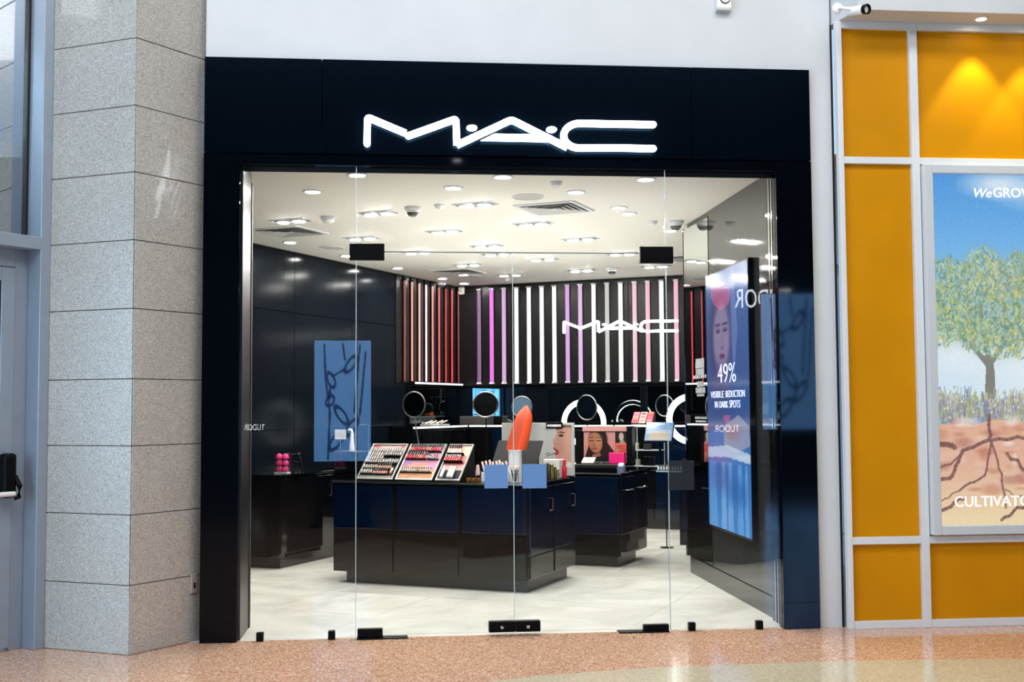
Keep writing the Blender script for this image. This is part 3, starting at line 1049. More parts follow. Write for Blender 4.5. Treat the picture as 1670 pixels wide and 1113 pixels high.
# wall screen
scr = thing('wall_screen', 'tall advertising screen with a face and drapery in painted blue reflection on the dark partition', 'screen')
sy0, sy1 = .69, 1.86
sz0, sz1 = .505, 2.53
scr.matrix_world = frame_matrix((XW - .045, (sy0 + sy1) / 2, sz0), (0, -1, 0), (0, 0, 1))
sw, sh = sy1 - sy0, sz1 - sz0
MB().box(-sw / 2 - .012, sw / 2 + .012, .002, .044, -.014, sh + .012).build('housing', M_black, scr, bevel=.004)
P = Paint(110, 240, (50, 104, 168))  # blue cast of reflections in the screen is mixed into the picture colours
P.vgrad(0, .3, (70, 108, 172), (46, 92, 158))
P.vgrad(.3, .62, (46, 92, 158), (48, 82, 146))
P.vgrad(.62, 1, (48, 108, 184), (66, 134, 206))
P.ell(.34, .25, .27, .17, (60, 54, 90), .85, .35)          # hair
P.ell(.38, .26, .2, .135, (146, 134, 172), .9, .2)          # face
for (x, y, ro) in ((.30, .235, -.05), (.475, .235, .05)):
    P.ell(x, y, .05, .0075, (40, 38, 70), .9, .3)
    P.ell(x, y - .006, .06, .006, (110, 98, 140), .7, .4)
    P.ell(x, y - .024, .07, .005, (48, 44, 76), .85, .4)
P.ell(.40, .275, .022, .035, (124, 110, 150), .6, .5)
P.ell(.395, .302, .04, .006, (92, 80, 118), .7, .5)
P.ell(.395, .335, .07, .010, (104, 62, 104), .95)
P.ell(.395, .333, .07, .002, (60, 36, 70), .9)
P.poly([(.25, .38), (.48, .38), (.62, .50), (.05, .50)], (104, 92, 140), .6)
P.ell(.3, .47, .3, .1, (70, 70, 120), .5, .5)
P.poly([(.62, 0), (.68, 0), (.76, .25), (.66, .42), (.62, .25)], (130, 150, 210), .5)
P.poly([(.42, .6), (.75, .56), (.98, .6), (.99, .67), (.7, .70), (.4, .68)], (176, 170, 186), .7)
P.ell(.62, .625, .16, .03, (150, 96, 118), .5, .5)
P.poly([(.0, .69), (.5, .675), (.99, .70), (.99, .735), (.5, .72), (0, .73)], (206, 220, 238), .8)
for (x0, x1, al) in ((.05, .2, .4), (.34, .42, .6), (.5, .58, .5), (.72, .8, .45), (.88, .92, .5)):
    P.poly([(x0, .74), (x1, .74), (x1 + .03, 1), (x0 - .02, 1)], (140, 196, 240), al)
P.ell(.3, .8, .25, .06, (84, 92, 160), .5, .5)
P.ell(.7, .85, .2, .05, (40, 96, 172), .6, .5)
P.noise(2)
P.mesh('display', sw, sh, M_screen, scr, 0, z0=0)
M_pale = mat('pale screen letters', rgb(200, 210, 240), .5, emit=rgb(205, 212, 240), strength=.7)
for txt, xx, zz, siz, wd in (('49%', 0, 1.14, .22, .50), ('VISIBLE', -.28, 1.025, .078, .38), ('REDUCTION', .22, 1.025, .078, .5), ('IN', -.31, .945, .078, .08), ('DARK', -.1, .945, .078, .24), ('SPOTS', .21, .945, .085, .28)):
    lettering(txt, siz, M_pale, scr, xx, zz, -.002, width=wd, bold=-.0012 if siz < .1 else -.003)

# ------------------------------------------------------------------ ceiling fittings
def ceil_pt(px, py):
    return G(px, py, CS)


def chain(lst):
    q = [ceil_pt(*p) for p in lst]
    return sorted(q, key=lambda p: p.y)


singles = [(456, 273), (583, 285), (820, 288), (1053, 292), (510, 312), (739, 306), (939, 313), (1009, 338.6), (1025, 348), (473, 395), (565, 417), (649, 437), (721.5, 454), (756, 448), (757, 462), (1093, 376)]
doubles = [(475, 359.5), (618, 347), (591, 388), (726, 377), (681, 411), (763.5, 431.6), (775, 333), (795, 401), (870, 364.6), (946.5, 389.6), (810.5, 414), (885, 422.6), (1015, 413.5), (948, 440.6), (832, 448), (1070, 434)]
d0 = thing('downlight', 'x', 'light')
MB().lathe([(.075, 0), (.075, -.006), (.056, -.009), (.054, -.001)], 28, cap=False).build('trim_ring', M_white_metal, d0, smooth=True)
MB().lathe([(.054, -.002), (.05, -.006), (.0001, -.008)], 24).build('lens', M_lens, d0, smooth=True)
for k, p in enumerate(chain(singles)):
    o = d0 if k == 0 else dup(d0)
    o.location = (p.x, p.y, CS)
    o['label'] = 'single round downlight in the ceiling, %s counting inward from the glass front' % ORD[k + 1]
    o['group'] = 'single downlights in the shop ceiling'
t0 = thing('twin_downlight', 'x', 'light', rotz=ROT)
MB().box(-.17, .17, -.085, -.075, -.008, 0).box(-.17, .17, .075, .085, -.008, 0).box(-.17, -.16, -.075, .075, -.008, 0).box(.16, .17, -.075, .075, -.008, 0).build('trim_frame', M_white_metal, t0)
MB().box(-.16, .16, -.075, .075, -.003, -.001).build('recess', mat('grey recess', rgb(128, 126, 120), .6), t0)
for s in (-1, 1):
    h_ = MB().lathe([(.064, -.003), (.064, -.014), (.05, -.016)], 24, c=(s * .078, 0, 0), cap=False).build('spot_head', M_white_metal, t0, smooth=True)
    MB().lathe([(.05, -.012), (.044, -.02), (.0001, -.024)], 20, c=(s * .078, 0, 0)).build('lens', M_lens, h_, smooth=True)
for k, p in enumerate(chain(doubles)):
    o = t0 if k == 0 else dup(t0)
    o.location = (p.x, p.y, CS)
    o['label'] = 'twin downlight with two round heads, %s counting inward from the glass front' % ORD[k + 1]
    o['group'] = 'twin downlights in the shop ceiling'
# air diffusers
a0 = thing('air_diffuser', 'x', 'air vent', rotz=ROT)
MB().box(-.26, .26, -.26, -.225, -.012, 0).box(-.26, .26, .225, .26, -.012, 0).box(-.26, -.225, -.225, .225, -.012, 0).box(.225, .26, -.225, .225, -.012, 0).build('frame', M_white_metal, a0, bevel=.003)
MB().box(-.225, .225, -.225, .225, -.002, 0).build('duct', mat('duct grey', rgb(176, 175, 168), .7), a0)
for k, r in enumerate((.215, .165, .115, .065)):
    m_ = MB()
    i_ = r - .034
    for q in range(4):
        Mr = Matrix.Rotation(q * math.pi / 2, 4, 'Z')
        m_.add([(-r, -r, -.016), (r, -r, -.016), (i_, -i_, -.004), (-i_, -i_, -.004)], [(0, 1, 2, 3)], 0, Mr)
        m_.add([(-r, -r, -.018), (r, -r, -.018), (i_, -i_, -.006), (-i_, -i_, -.006)], [(3, 2, 1, 0)], 0, Mr)
    m_.build('slat', mat('vent white', rgb(196, 196, 190), .5) if k == 0 else bpy.data.materials['vent white'], a0)
MB().box(-.028, .028, -.028, .028, -.016, -.004).build('center_plate', M_white_metal, a0)
for k, (px, py, lb_) in enumerate(((904, 339, 'square ceiling air diffuser nearest the glass doors'), (472, 377, 'square ceiling air diffuser close to the dark side wall'), (746, 443, 'square ceiling air diffuser near the rear corner'), (1130, 420, 'square ceiling air diffuser half hidden behind the mirror strip'))):
    p = ceil_pt(px, py)
    o = a0 if k == 0 else dup(a0)
    o.location = (p.x, p.y, CS)
    o['label'] = lb_
# flat round speakers
s0 = thing('ceiling_speaker', 'x', 'speaker')
MB().lathe([(.125, 0), (.125, -.006), (.112, -.009), (.11, -.004)], 32, cap=False).build('rim', M_white_metal, s0, smooth=True)
MB().lathe([(.111, -.004), (.06, -.008), (.0001, -.009)], 28).build('grille', mat('speaker grille', rgb(196, 193, 184), .8), s0, smooth=True)
for k, (px, py, lb_) in enumerate(((861, 321, 'round flat ceiling speaker near the largest air diffuser'), (541, 404, 'round flat ceiling speaker by the dark side wall'), (768, 451, 'round flat ceiling speaker near the rear corner'))):
    p = ceil_pt(px, py)
    o = s0 if k == 0 else dup(s0)
    o.location = (p.x, p.y, CS)
    o['label'] = lb_
# detectors
k0 = thing('smoke_detector', 'x', 'smoke detector')
MB().lathe([(.06, 0), (.06, -.014), (.052, -.02)], 24).build('base', M_white_metal, k0, smooth=True)
MB().lathe([(.046, -.02), (.046, -.034), (.03, -.046), (.0001, -.05)], 24).build('sensor', M_white_gloss, k0, smooth=True)
for k, (px, py, s_, lb_) in enumerate(((535, 354, 1.15, 'chunky smoke detector between the twin downlights above the dark side wall'), (717, 334, .75, 'small smoke detector beside the domed one near the ceiling centre'), (907, 297, .75, 'smoke detector closest to the glass front'), (1064, 361, .75, 'low flat smoke detector next to the dome camera'), (826, 455, .7, 'smoke detector furthest back near the tube wall'))):
    p = ceil_pt(px, py)
    o = k0 if k == 0 else dup(k0)
    o.location = (p.x, p.y, CS)
    o.scale = (s_,) * 3
    o['label'] = lb_
c0 = thing('dome_camera', 'x', 'camera')
MB().lathe([(.068, 0), (.068, -.02), (.056, -.03)], 24).build('base', M_white_metal, c0, smooth=True)
MB().lathe([(.05, -.03), (.046, -.055), (.03, -.075), (.0001, -.082)], 24).build('dome', mat('smoked dome', rgb(70, 70, 70), .1), c0, smooth=True)
MB().lathe([(.052, -.03), (.052, -.046), (.046, -.046)], 24, cap=False).build('collar', M_white_gloss, c0, smooth=True)
for k, (px, py, lb_) in enumerate(((1102, 361, 'white dome camera on the ceiling beside the mirror strip'), (998, 437, 'white dome camera over the tube wall'), (673, 338, 'white dome camera in the middle of the ceiling'), (720, 459, 'white dome camera close to the rear corner'))):
    p = ceil_pt(px, py)
    o = c0 if k == 0 else dup(c0)
    o.location = (p.x, p.y, CS)
    o['label'] = lb_
p = W_(757, 474, S(0, -.06), U)
sd = thing('motion_sensor', 'small white motion sensor high in the rear corner', 'sensor', S(.09, -.02, p.z), ROT)
MB().box(-.04, .04, -.05, 0, -.05, .05).build('housing', M_white_gloss, sd, bevel=.012)
MB().box(-.026, .026, -.055, -.045, -.03, .01).build('lens', M_lightgrey, sd, bevel=.004)

# ------------------------------------------------------------------ light tubes on the rear and side walls
ZTU0, ZTU1 = 1.79, 3.03
# rear wall upper panel, proud of the wall
rw = bpy.data.objects['wall_rear']
vq = [0.02, .8, 1.6, 2.4, 3.2, 4.0, 4.8]
M_rear = mat('charcoal wall panel', rgb(17, 17, 18), .3, ior=1.3)
for a, b in zip(vq[:-1], vq[1:]):
    q = [S(a + .002, -.03), S(b - .002, -.03), S(b - .002, -.001), S(a + .002, -.001)]
    MB().prism([(p.x, p.y) for p in q], 1.76, CS - .012, 'z').build('panel', M_rear, rw, bevel=.002, seg=1)


def tube_light(v, u, rot, col, strength, label, group, wd, kind):
    t_ = thing('light_tube', label, 'tube light', S(v, u, ZTU0), rot, group)
    m_ = mat('tube glow', (.02, .02, .02, 1), .5, emit=col, strength=strength)
    h_ = ZTU1 - ZTU0
    MB().prism(circ(0, -.022, wd / 2, .018 if not kind else .012, 14), 0.01, h_ - .01, 'z').build('tube', m_, t_, smooth=True)
    MB().box(-wd * .6, wd * .6, -.006, 0, 0, h_).build('mounting_rail', M_matte_black, t_)
    MB().box(-wd * .55, wd * .55, -.044, 0, -.012, .012).box(-wd * .55, wd * .55, -.044, 0, h_ - .012, h_ + .01).build('end_cap', M_grey if kind else M_white_metal, t_, bevel=.003)
    return t_


back = [(781.5, (.42, .18, .42), .55, 'dim purple'), (802, (.9, .16, .85), 1., 'vivid magenta'), (822, (.72, .42, .75), .95, 'pale lilac'), (842.5, (1, .98, 1), 1.25, 'white'), (863, (1, .96, 1), 1.2, 'white'), (884, (1, .98, 1), 1.2, 'white'), (904.5, (1, .98, 1), 1.2, 'white'), (926, (.72, .36, .78), 1., 'violet'), (947, (.76, .48, .78), 1., 'soft lilac'),
        (969, (1, .96, .95), 1.1, 'white'), (991, (.62, .6, .57), .95, 'dull grey-white'), (1013, (1, .98, 1), 1.25, 'white'), (1036, (.92, .56, .66), 1., 'soft pink'), (1057.5, (.92, .5, .62), 1., 'rose pink'), (1080, (.95, .96, 1), 1.3, 'cool white'), (1104, (.92, .46, .6), 1., 'rose pink'), (1125, (.9, .4, .66), 1., 'rose pink')]
bv = [SV(px, 600, -.055)[0] for px, *_ in back]
for k, ((px, col, st, nm), v) in enumerate(zip(back, bv)):
    tube_light(v, -.031, ROT, col + (1,), st, '%s glowing tube on the rear wall, %s from the corner' % (nm, ORD[k + 1]), 'light tubes on the rear wall', .056, 0)
for k in range(4):                       # the row goes on behind the partition
    tube_light(bv[-1] + .19 * (k + 1), -.031, ROT, (.9, .45, .6, 1), 1., 'pink glowing tube on the rear wall, %s beyond the partition edge' % ORD[k + 1], 'light tubes on the rear wall', .056, 0)
side = [(661, (.5, .09, .05), .35, 'dim red-brown'), (673, (.9, .38, .3), .6, 'salmon'), (685, (.95, .48, .4), .7, 'salmon'), (696, (1, .74, .76), .9, 'pinkish white'), (706.5, (.9, .3, .24), .6, 'coral'), (717, (.85, .14, .12), .55, 'red'), (728, (.7, .05, .05), .45, 'dark red'), (738, (.85, .03, .05), .6, 'bright red'), (748.5, (.35, .02, .03), .3, 'very dim red')]
wlf2 = bpy.data.objects['wall_left']
sus = []
for k, (px, col, st, nm) in enumerate(side):
    p = W_(px, 540, S(.06, 0), V)
    sus.append(min((p - O).dot(U), -.05))
for k, ((px, col, st, nm), u) in enumerate(zip(side, sus)):
    tube_light(.03, u, ROT + math.pi / 2, col + (1,), st * 1.8, '%s glowing tube on the side wall, %s from its near end' % (nm, ORD[k + 1]), 'light tubes on the side wall', .013, 1)
    a, b = u - .17, u - .03
    q = [S(.002, a), S(.028, a), S(.028, b), S(.002, b)]
    MB().prism([(p.x, p.y) for p in q], ZTU0 - .02, CS - .012, 'z').build('fin_panel', M_rear, wlf2, bevel=.002, seg=1)

# inner sign on the rear wall
sg2 = thing('neon_logo_sign', 'smaller glowing white three-letter sign across the rear wall tubes', 'sign', S(0, -.09, 0), ROT)
va, za = SV(918, 540, -.12)
vb, zb_ = SV(1107, 522, -.12)
sx = (vb - va) / (1527 - 98)


def inner(a, b):
    return va + (a - 98) * sx, 2.475 + (200 - b) * sx * .98 - .0


logo(inner, -.05, -.02, sg2, M_neon, k=.8)
for (a, b) in ((115, 180), (552, 190), (820, 150), (985, 225), (1200, 155), (1450, 275)):
    x, z = inner(a, b)
    MB().lathe([(.007, -.075), (.007, .02)], 8, M=Matrix.Translation((x, 0, z)) @ Matrix.Rotation(math.radians(90), 4, 'X')).build('standoff', M_chrome, sg2)

# ------------------------------------------------------------------ counters
def grid_thing(name, label, cat, v, u, z=0., group=None, kind=None):
    return thing(name, label, cat, S(v, u, z), ROT, group, kind)


TOP = .86
# island A, the front one
A0v, A1v, A0u, A1u = 1.5, 3.29, -5.56, -4.5
isl = grid_thing('display_counter', 'long black display counter with overhanging body, nearest the glass doors', 'counter', A0v, A0u)
Lx, Ly = A1v - A0v, A1u - A0u
MB().box(.09, Lx - .05, .08, Ly - .08, 0, .1).build('plinth', M_plinth, isl, bevel=.003)
MB().box(0.006, Lx - .006, .006, Ly - .006, .1, TOP - .02).build('body', M_black, isl, bevel=.003)
MB().box(-.004, Lx + .004, -.004, Ly + .004, TOP - .02, TOP).build('worktop', M_black, isl, bevel=.003)
MB().box(-.006, Lx + .006, -.0075, -.004, TOP - .012, TOP - .002).build('edge_strip', M_steel, isl)
n = 3
for k in range(n):
    a, b = k * Lx / n + .02, (k + 1) * Lx / n - .02
    d_ = MB().box(a, b, -.008, .006, .46, TOP - .04).build('door', M_navy, isl, bevel=.003)  # navy tone replaces the blue reflected in the counter front
    MB().box(a, b, -.008, .006, .115, .445).build('drawer', M_black, isl, bevel=.003)
for k in range(2):
    a, b = k * Ly / 2 + .02, (k + 1) * Ly / 2 - .02
    d_ = MB().box(Lx - .006, Lx + .008, a, b, .30, TOP - .04).build('door', M_navy, isl, bevel=.003)
    MB().tube([(Lx + .008, b - .06, .62), (Lx + .03, b - .06, .62), (Lx + .03, b - .06, .72), (Lx + .008, b - .06, .72)], .004, 6).build('handle', M_chrome, d_)
    MB().box(Lx - .006, Lx + .008, a, b, .115, .285).build('drawer', M_black, isl, bevel=.003)

# island B behind it
B0v, B1v, B0u, B1u = 1.75, 3.5, -3.86, -3.02
isb = grid_thing('display_counter', 'second black display counter standing behind the front one', 'counter', B0v, B0u)
Lx, Ly = B1v - B0v, B1u - B0u
MB().box(.08, Lx - .06, .08, Ly - .2, 0, .1).build('plinth', M_plinth, isb, bevel=.003)
MB().box(.006, Lx - .006, .006, Ly - .006, .1, TOP - .02).build('body', M_black, isb, bevel=.003)
MB().box(-.004, Lx + .004, -.004, Ly + .004, TOP - .02, TOP).build('worktop', M_black, isb, bevel=.003)
MB().box(-.006, Lx + .006, -.0075, -.004, TOP - .012, TOP - .002).build('edge_strip', M_steel, isb)
for k in range(3):
    a, b = k * Lx / 3 + .02, (k + 1) * Lx / 3 - .02
    d_ = MB().box(a, b, -.008, .006, .3, TOP - .04).build('door', M_navy, isb, bevel=.003)
    MB().tube([(b - .05, -.008, .68), (b - .05, -.03, .68), (b - .05, -.03, .76), (b - .05, -.008, .76)], .004, 6).build('handle', M_chrome, d_)
for k in range(2):
    a, b = k * Ly / 2 + .02, (k + 1) * Ly / 2 - .02
    d_ = MB().box(Lx - .006, Lx + .008, a, b, .3, TOP - .04).build('door', M_navy, isb, bevel=.003)
    MB().tube([(Lx + .008, a + .1, .7), (Lx + .03, a + .1, .7), (Lx + .03, b - .1, .7), (Lx + .008, b - .1, .7)], .005, 6).build('handle', M_chrome, d_)

# counter along the dark side wall
isc = grid_thing('wall_counter', 'black counter running along the dark side wall', 'counter', .02, -5.05)
MB().box(0, .56, .08, 2.9, 0, .1).build('plinth', M_plinth, isc, bevel=.003)
MB().box(0, .6, 0, 3.0, .1, TOP - .02).build('body', M_black, isc, bevel=.003)
MB().box(0, .61, -.01, 3.01, TOP - .02, TOP).build('worktop', M_black, isc, bevel=.003)
for k in range(3):
    d_ = MB().box(.6, .612, k + .02, k + .98, .14, TOP - .04).build('door', M_navy if k else M_black, isc, bevel=.003)
    MB().tube([(.612, k + .85, .62), (.632, k + .85, .62), (.632, k + .85, .72), (.612, k + .85, .72)], .004, 6).build('handle', M_chrome, d_)

# make-up stations under the tubes: tall cabinets with a pale edged top
SH = 1.25


def station(name, label, v0, v1, u0, u1, facing, cols=3):
    t_ = grid_thing(name, label, 'cabinet', v0, u0)
    lx, ly = v1 - v0, u1 - u0
    MB().box(.0, lx, .0, ly, 0.08, SH - .03).build('body', M_black, t_, bevel=.003)
    MB().box(.04, lx - .04, .04, ly - .0, 0, .08).build('plinth', M_plinth, t_)
    MB().box(-.004, lx + .004, -.004, ly, SH - .03, SH).build('worktop', M_black, t_, bevel=.002)
    if facing == 'front':
        MB().box(-.004, lx + .004, -.009, -.004, SH - .024, SH - .004).build('edge_strip', M_bar, t_)
        for k in range(cols):
            a, b = k * lx / cols + .012, (k + 1) * lx / cols - .012
            d_ = MB().box(a, b, -.012, 0, .12, SH - .05).build('door', M_navy if k % 2 else M_black, t_, bevel=.003)
            MB().tube([(a + .04, -.012, .9), (a + .04, -.035, .9), (a + .04, -.035, 1.02), (a + .04, -.012, 1.02)], .004, 6).build('handle', M_chrome, d_)
    else:
        MB().box(lx + .004, lx + .009, -.004, ly, SH - .024, SH - .004).build('edge_strip', M_bar, t_)
        for k in range(cols):
            a, b = k * ly / cols + .012, (k + 1) * ly / cols - .012
            d_ = MB().box(lx, lx + .012, a, b, .12, SH - .05).build('door', M_black, t_, bevel=.003)
            MB().tube([(lx + .012, a + .04, .9), (lx + .035, a + .04, .9), (lx + .035, a + .04, 1.02), (lx + .012, a + .04, 1.02)], .004, 6).build('handle', M_chrome, d_)
    return t_


station('makeup_station', 'tall black make-up cabinet on the side wall below the red tubes', .03, .34, -1.9, -.42, 'side')
station('makeup_station', 'tall black make-up cabinet in the rear corner below the magenta tube', .37, 1.0, -.40, -.03, 'front', 2)
station('makeup_station', 'tall black make-up cabinet below the middle of the rear wall', 1.03, 2.3, -.40, -.03, 'front')
station('makeup_station', 'tall black make-up cabinet behind the pay screen', 2.33, 4.3, -.40, -.03, 'front', 4)

# mirrors above the stations
def wall_mirror(label, v0, v1, z0, z1, u=-.004, side=False):
    if side:
        t_ = thing('wall_mirror', label, 'mirror', S(.018, (v0 + v1) / 2, z0), ROT + math.pi / 2)
    else:
        t_ = thing('wall_mirror', label, 'mirror', S((v0 + v1) / 2, u, z0), ROT)
    hw_ = (v1 - v0) / 2
    hh_ = z1 - z0
    MB().box(-hw_ + .012, hw_ - .012, -.012, 0, .012, hh_ - .012).build('mirror_glass', M_mirror2, t_)
    for (a, b, c_, d_) in ((-hw_, -hw_ + .012, 0, hh_), (hw_ - .012, hw_, 0, hh_), (-hw_ + .012, hw_ - .012, 0, .012), (-hw_ + .012, hw_ - .012, hh_ - .012, hh_)):
        MB().box(a, b, -.018, 0, c_, d_).build('frame', M_matte_black, t_)
    return t_


M_mirror2 = mat('tinted mirror', (.42, .52, .53, 1), .02, 1.)
wall_mirror('wide station mirror on the side wall below the red tubes', -1.42, -.08, SH + .02, 1.75, side=True)
wall_mirror('station mirror on the rear wall below the magenta tube', .22, 1.0, SH + .02, 1.74)
wall_mirror('station mirror on the rear wall behind the large ring light', 1.28, 2.55, SH + .02, 1.74)
wall_mirror('station mirror on the rear wall above the pay screen', 2.62, 3.25, SH + .02, 1.74)
# light bar over the side wall mirror
t_ = thing('light_bar', 'thin white light bar above the side wall mirror', 'light', S(.03, -1.42, 1.765), ROT + math.pi / 2)
MB().box(0, 1.33, -.10, -.085, 0, .02).build('diffuser', M_bar, t_)
MB().box(0, 1.33, -.085, 0, 0, .024).build('housing', M_matte_black, t_)

# ------------------------------------------------------------------ tilted tester trays
def tray(label, px0, px1, print_paint, name='tester_tray'):
    v0 = SV(px0, 783.6, A0u + .01)[0]
    v1 = SV(px1, 783.6, A0u + .01)[0]
    wd = v1 - v0
    t_ = grid_thing(name, label, 'display tray', v0, A0u + .015, TOP)
    L = .405
    a = math.radians(44.6)
    # tilted frame: x across, y up the slope, z off the face
    Mt = Matrix.Translation((0, .0, .012)) @ Matrix.Rotation(a, 4, 'X')
    MB().box(0, wd, 0, L, -.014, -.006, M=Mt).build('back_panel', M_matte_black, t_)
    for (x0_, x1_, y0_, y1_) in ((0, .012, 0, L), (wd - .012, wd, 0, L), (.012, wd - .012, 0, .014), (.012, wd - .012, L - .01, L)):
        MB().box(x0_, x1_, y0_, y1_, -.006, .006, M=Mt).build('rail', M_trayrail, t_)
    h_ = L * math.sin(a)
    d_ = L * math.cos(a)
    for x0_ in (0.002, wd - .012):
        MB().prism([(.012, 0), (d_ + .01, 0), (d_ + .01, h_ - .005), (.004, 0.005)], x0_, x0_ + .01, 'x').build('side_panel', M_matte_black, t_)
    if print_paint is not None:
        o = print_paint.mesh('print', wd - .024, L - .024, M_print_dim, t_, 0, x0=.012, z0=.014)
        # rotate the upright sheet into the slope
        o.matrix_local = Mt @ Matrix.Translation((0, 0, -.004)) @ Matrix.Rotation(math.radians(-90), 4, 'X') @ Matrix.Scale(1, 4)
        o.matrix_local = Mt @ Matrix(((1, 0, 0, 0), (0, 0, 1, 0), (0, -1, 0, -.004), (0, 0, 0, 1)))
    R0 = Matrix.Translation(S(v0, A0u + .015, TOP)) @ Matrix.Rotation(ROT, 4, 'Z') @ Mt
    return t_, R0, wd, L


def ledge(t_, wd, y, x0=.014, x1=None, h_=.008):
    x1 = wd - .014 if x1 is None else x1
    a = math.radians(44.6)
    Mt = Matrix.Translation((0, .0, .012)) @ Matrix.Rotation(a, 4, 'X')
    MB().box(x0, x1, y - .004, y, -.006, h_, M=Mt).build('ledge', M_matte_black, t_)


def proto_lipstick(name, label, cat, cap, body, h1=.03, h2=.022, r=.0085, n_=10):
    """lies up the slope: local y is the length"""
    Rz = Matrix.Rotation(math.radians(-90), 4, 'X')
    t_ = thing(name, label, cat)
    MB().lathe([(r, 0), (r, h1)], n_, M=Rz).build('base', body, t_, smooth=True)
    MB().lathe([(r * .82, h1), (r * .82, h1 + h2), (r * .5, h1 + h2 + .003)], n_, M=Rz).build('cap', cap, t_, smooth=True)
    return t_


def row(proto, R0, xs_, y, z, lab, group, first):
    for k, x in enumerate(xs_):
        o = proto if first and k == 0 else dup(proto)
        o.matrix_world = R0 @ Matrix.Translation((x, y, z + .008))
        o['label'] = lab % ORD[k + 1]
        o['group'] = group


M_dkcap = mat('dark cap', rgb(28, 24, 26), .25)
M_silver = mat('silver cap', rgb(140, 140, 140), .22, .6)
M_glassy = mat('pale shade jar', rgb(150, 142, 138), .25)
M_nude = mat('nude shade', rgb(184, 132, 116), .35)
M_wine = mat('wine shade', rgb(134, 22, 48), .3)
M_rose = mat('rose shade', rgb(206, 92, 110), .3)
M_coral = mat('coral shade', rgb(226, 110, 92), .3)
reds = [rgb(158, 96, 84), rgb(176, 86, 82), rgb(150, 40, 52), rgb(178, 30, 62), rgb(186, 36, 84), rgb(160, 30, 60), rgb(120, 40, 48), rgb(140, 66, 62)]
M_reds = [mat('lip shade', c, .3) for c in reds]

P = Paint(60, 80, (24, 24, 26))
P.poly([(0, 0), (1, 0), (1, .12), (0, .12)], (236, 196, 196))
P.poly([(0, 0), (.16, 0), (.3, .12), (.08, .12)], (222, 120, 132))
P.poly([(.82, 0), (1, 0), (1, .12), (.9, .12)], (222, 120, 132))
P.poly([(.0, .9), (1, .9), (1, 1), (0, 1)], (160, 160, 156))
tr1, R1, w1, L1 = tray('tilted tester tray filled with rows of small silver capped pots', 580.7, 639, P)
P = Paint(70, 90, (232, 168, 120))
P.vgrad(0, .5, (206, 176, 186), (222, 160, 176))
P.vgrad(.48, .7, (240, 176, 206), (236, 170, 120))
P.poly([(.62, .46), (1, .46), (1, .66), (.75, .7)], (240, 160, 206))
P.poly([(0, .46), (.3, .46), (.1, .62), (0, .62)], (206, 150, 220))
P.poly([(.62, .24), (1, .24), (1, .36), (.62, .36)], (238, 176, 212))
P.vgrad(.78, 1, (240, 190, 150), (236, 164, 118))
P.line([(.2, .98), (.6, .8)], .02, (220, 136, 96), .6)
P.line([(.3, .66), (.8, .52)], .02, (222, 146, 108), .5)
tr2, R2_, w2, L2 = tray('tilted tester tray of lipsticks over a peach and pink picture', 643.5, 703.7, P)
P = Paint(50, 90, (232, 150, 140))
P.vgrad(0, .3, (226, 120, 112), (246, 214, 190))
P.poly([(0, .5), (1, .5), (1, .72), (0, .72)], (244, 190, 186))
P.poly([(0, .72), (1, .72), (1, 1), (0, 1)], (30, 32, 44))
P.poly([(.5, .0), (1, 0), (1, .25), (.7, .3)], (248, 214, 196))
P.poly([(0, .48), (1, .48), (1, .56), (0, .56)], (220, 92, 92))
tr3, R3, w3, L3 = tray('narrow tilted tester tray with pink gloss tubes and red sticks', 709, 748.6, P)

# pots of the first tray
pot = thing('tester_pot', 'x', 'tester pot')
Rz = Matrix.Rotation(math.radians(-90), 4, 'X')
MB().lathe([(.0078, 0), (.0086, .006), (.0086, .026)], 10, M=Rz).build('jar', M_glassy, pot, smooth=True)
MB().lathe([(.0068, .026), (.0068, .039), (.005, .041)], 10, M=Rz).build('lid', M_silver, pot, smooth=True)
rows1 = [(.305, .0, 1., 'top'), (.262, .0, 1., 'second'), (.22, .0, .52, 'third'), (.178, .0, 1., 'fourth'), (.115, 0., .42, 'fifth'), (.06, 0., .36, 'lowest')]
first = True
for (y, f0, f1, nm) in rows1:
    ledge(tr1, w1, y, .014, .014 + (w1 - .028) * f1)
    n_ = max(3, int(round((w1 - .03) * (f1 - f0) / .0225)))
    xs_ = [.026 + (w1 - .05) * f0 + .0225 * k for k in range(n_)]
    xs_ = [x for x in xs_ if x < w1 - .018]
    row(pot, R1, xs_, y, .006, 'silver capped pot in the ' + nm + ' row of the pot tray, %s along', 'silver capped pots in the first tray', first)
    first = False
ls = proto_lipstick('lipstick_tester', 'x', 'lipstick', M_dkcap, M_nude, .024, .026, .0072)
first = True
for (y, f0, f1, nm) in ((.115, .45, .88, 'upper'), (.055, .4, .85, 'lower')):
    ledge(tr1, w1, y, .014 + (w1 - .028) * f0, .014 + (w1 - .028) * f1)
    xs_ = [.026 + (w1 - .05) * f0 + .0205 * k for k in range(int((w1 - .05) * (f1 - f0) / .0205) + 1)]
    row(ls, R1, xs_, y, .006, 'dark capped tube in the ' + nm + ' short row of the pot tray, %s along', 'dark capped tubes in the first tray', first)
    first = False
wt = proto_lipstick('tester_stick', 'white round tester stick beside the dark tubes of the pot tray', 'tester', M_white_gloss, M_coral, .03, .03, .011)
wt.matrix_world = R1 @ Matrix.Translation((w1 - .04, .06, .008))
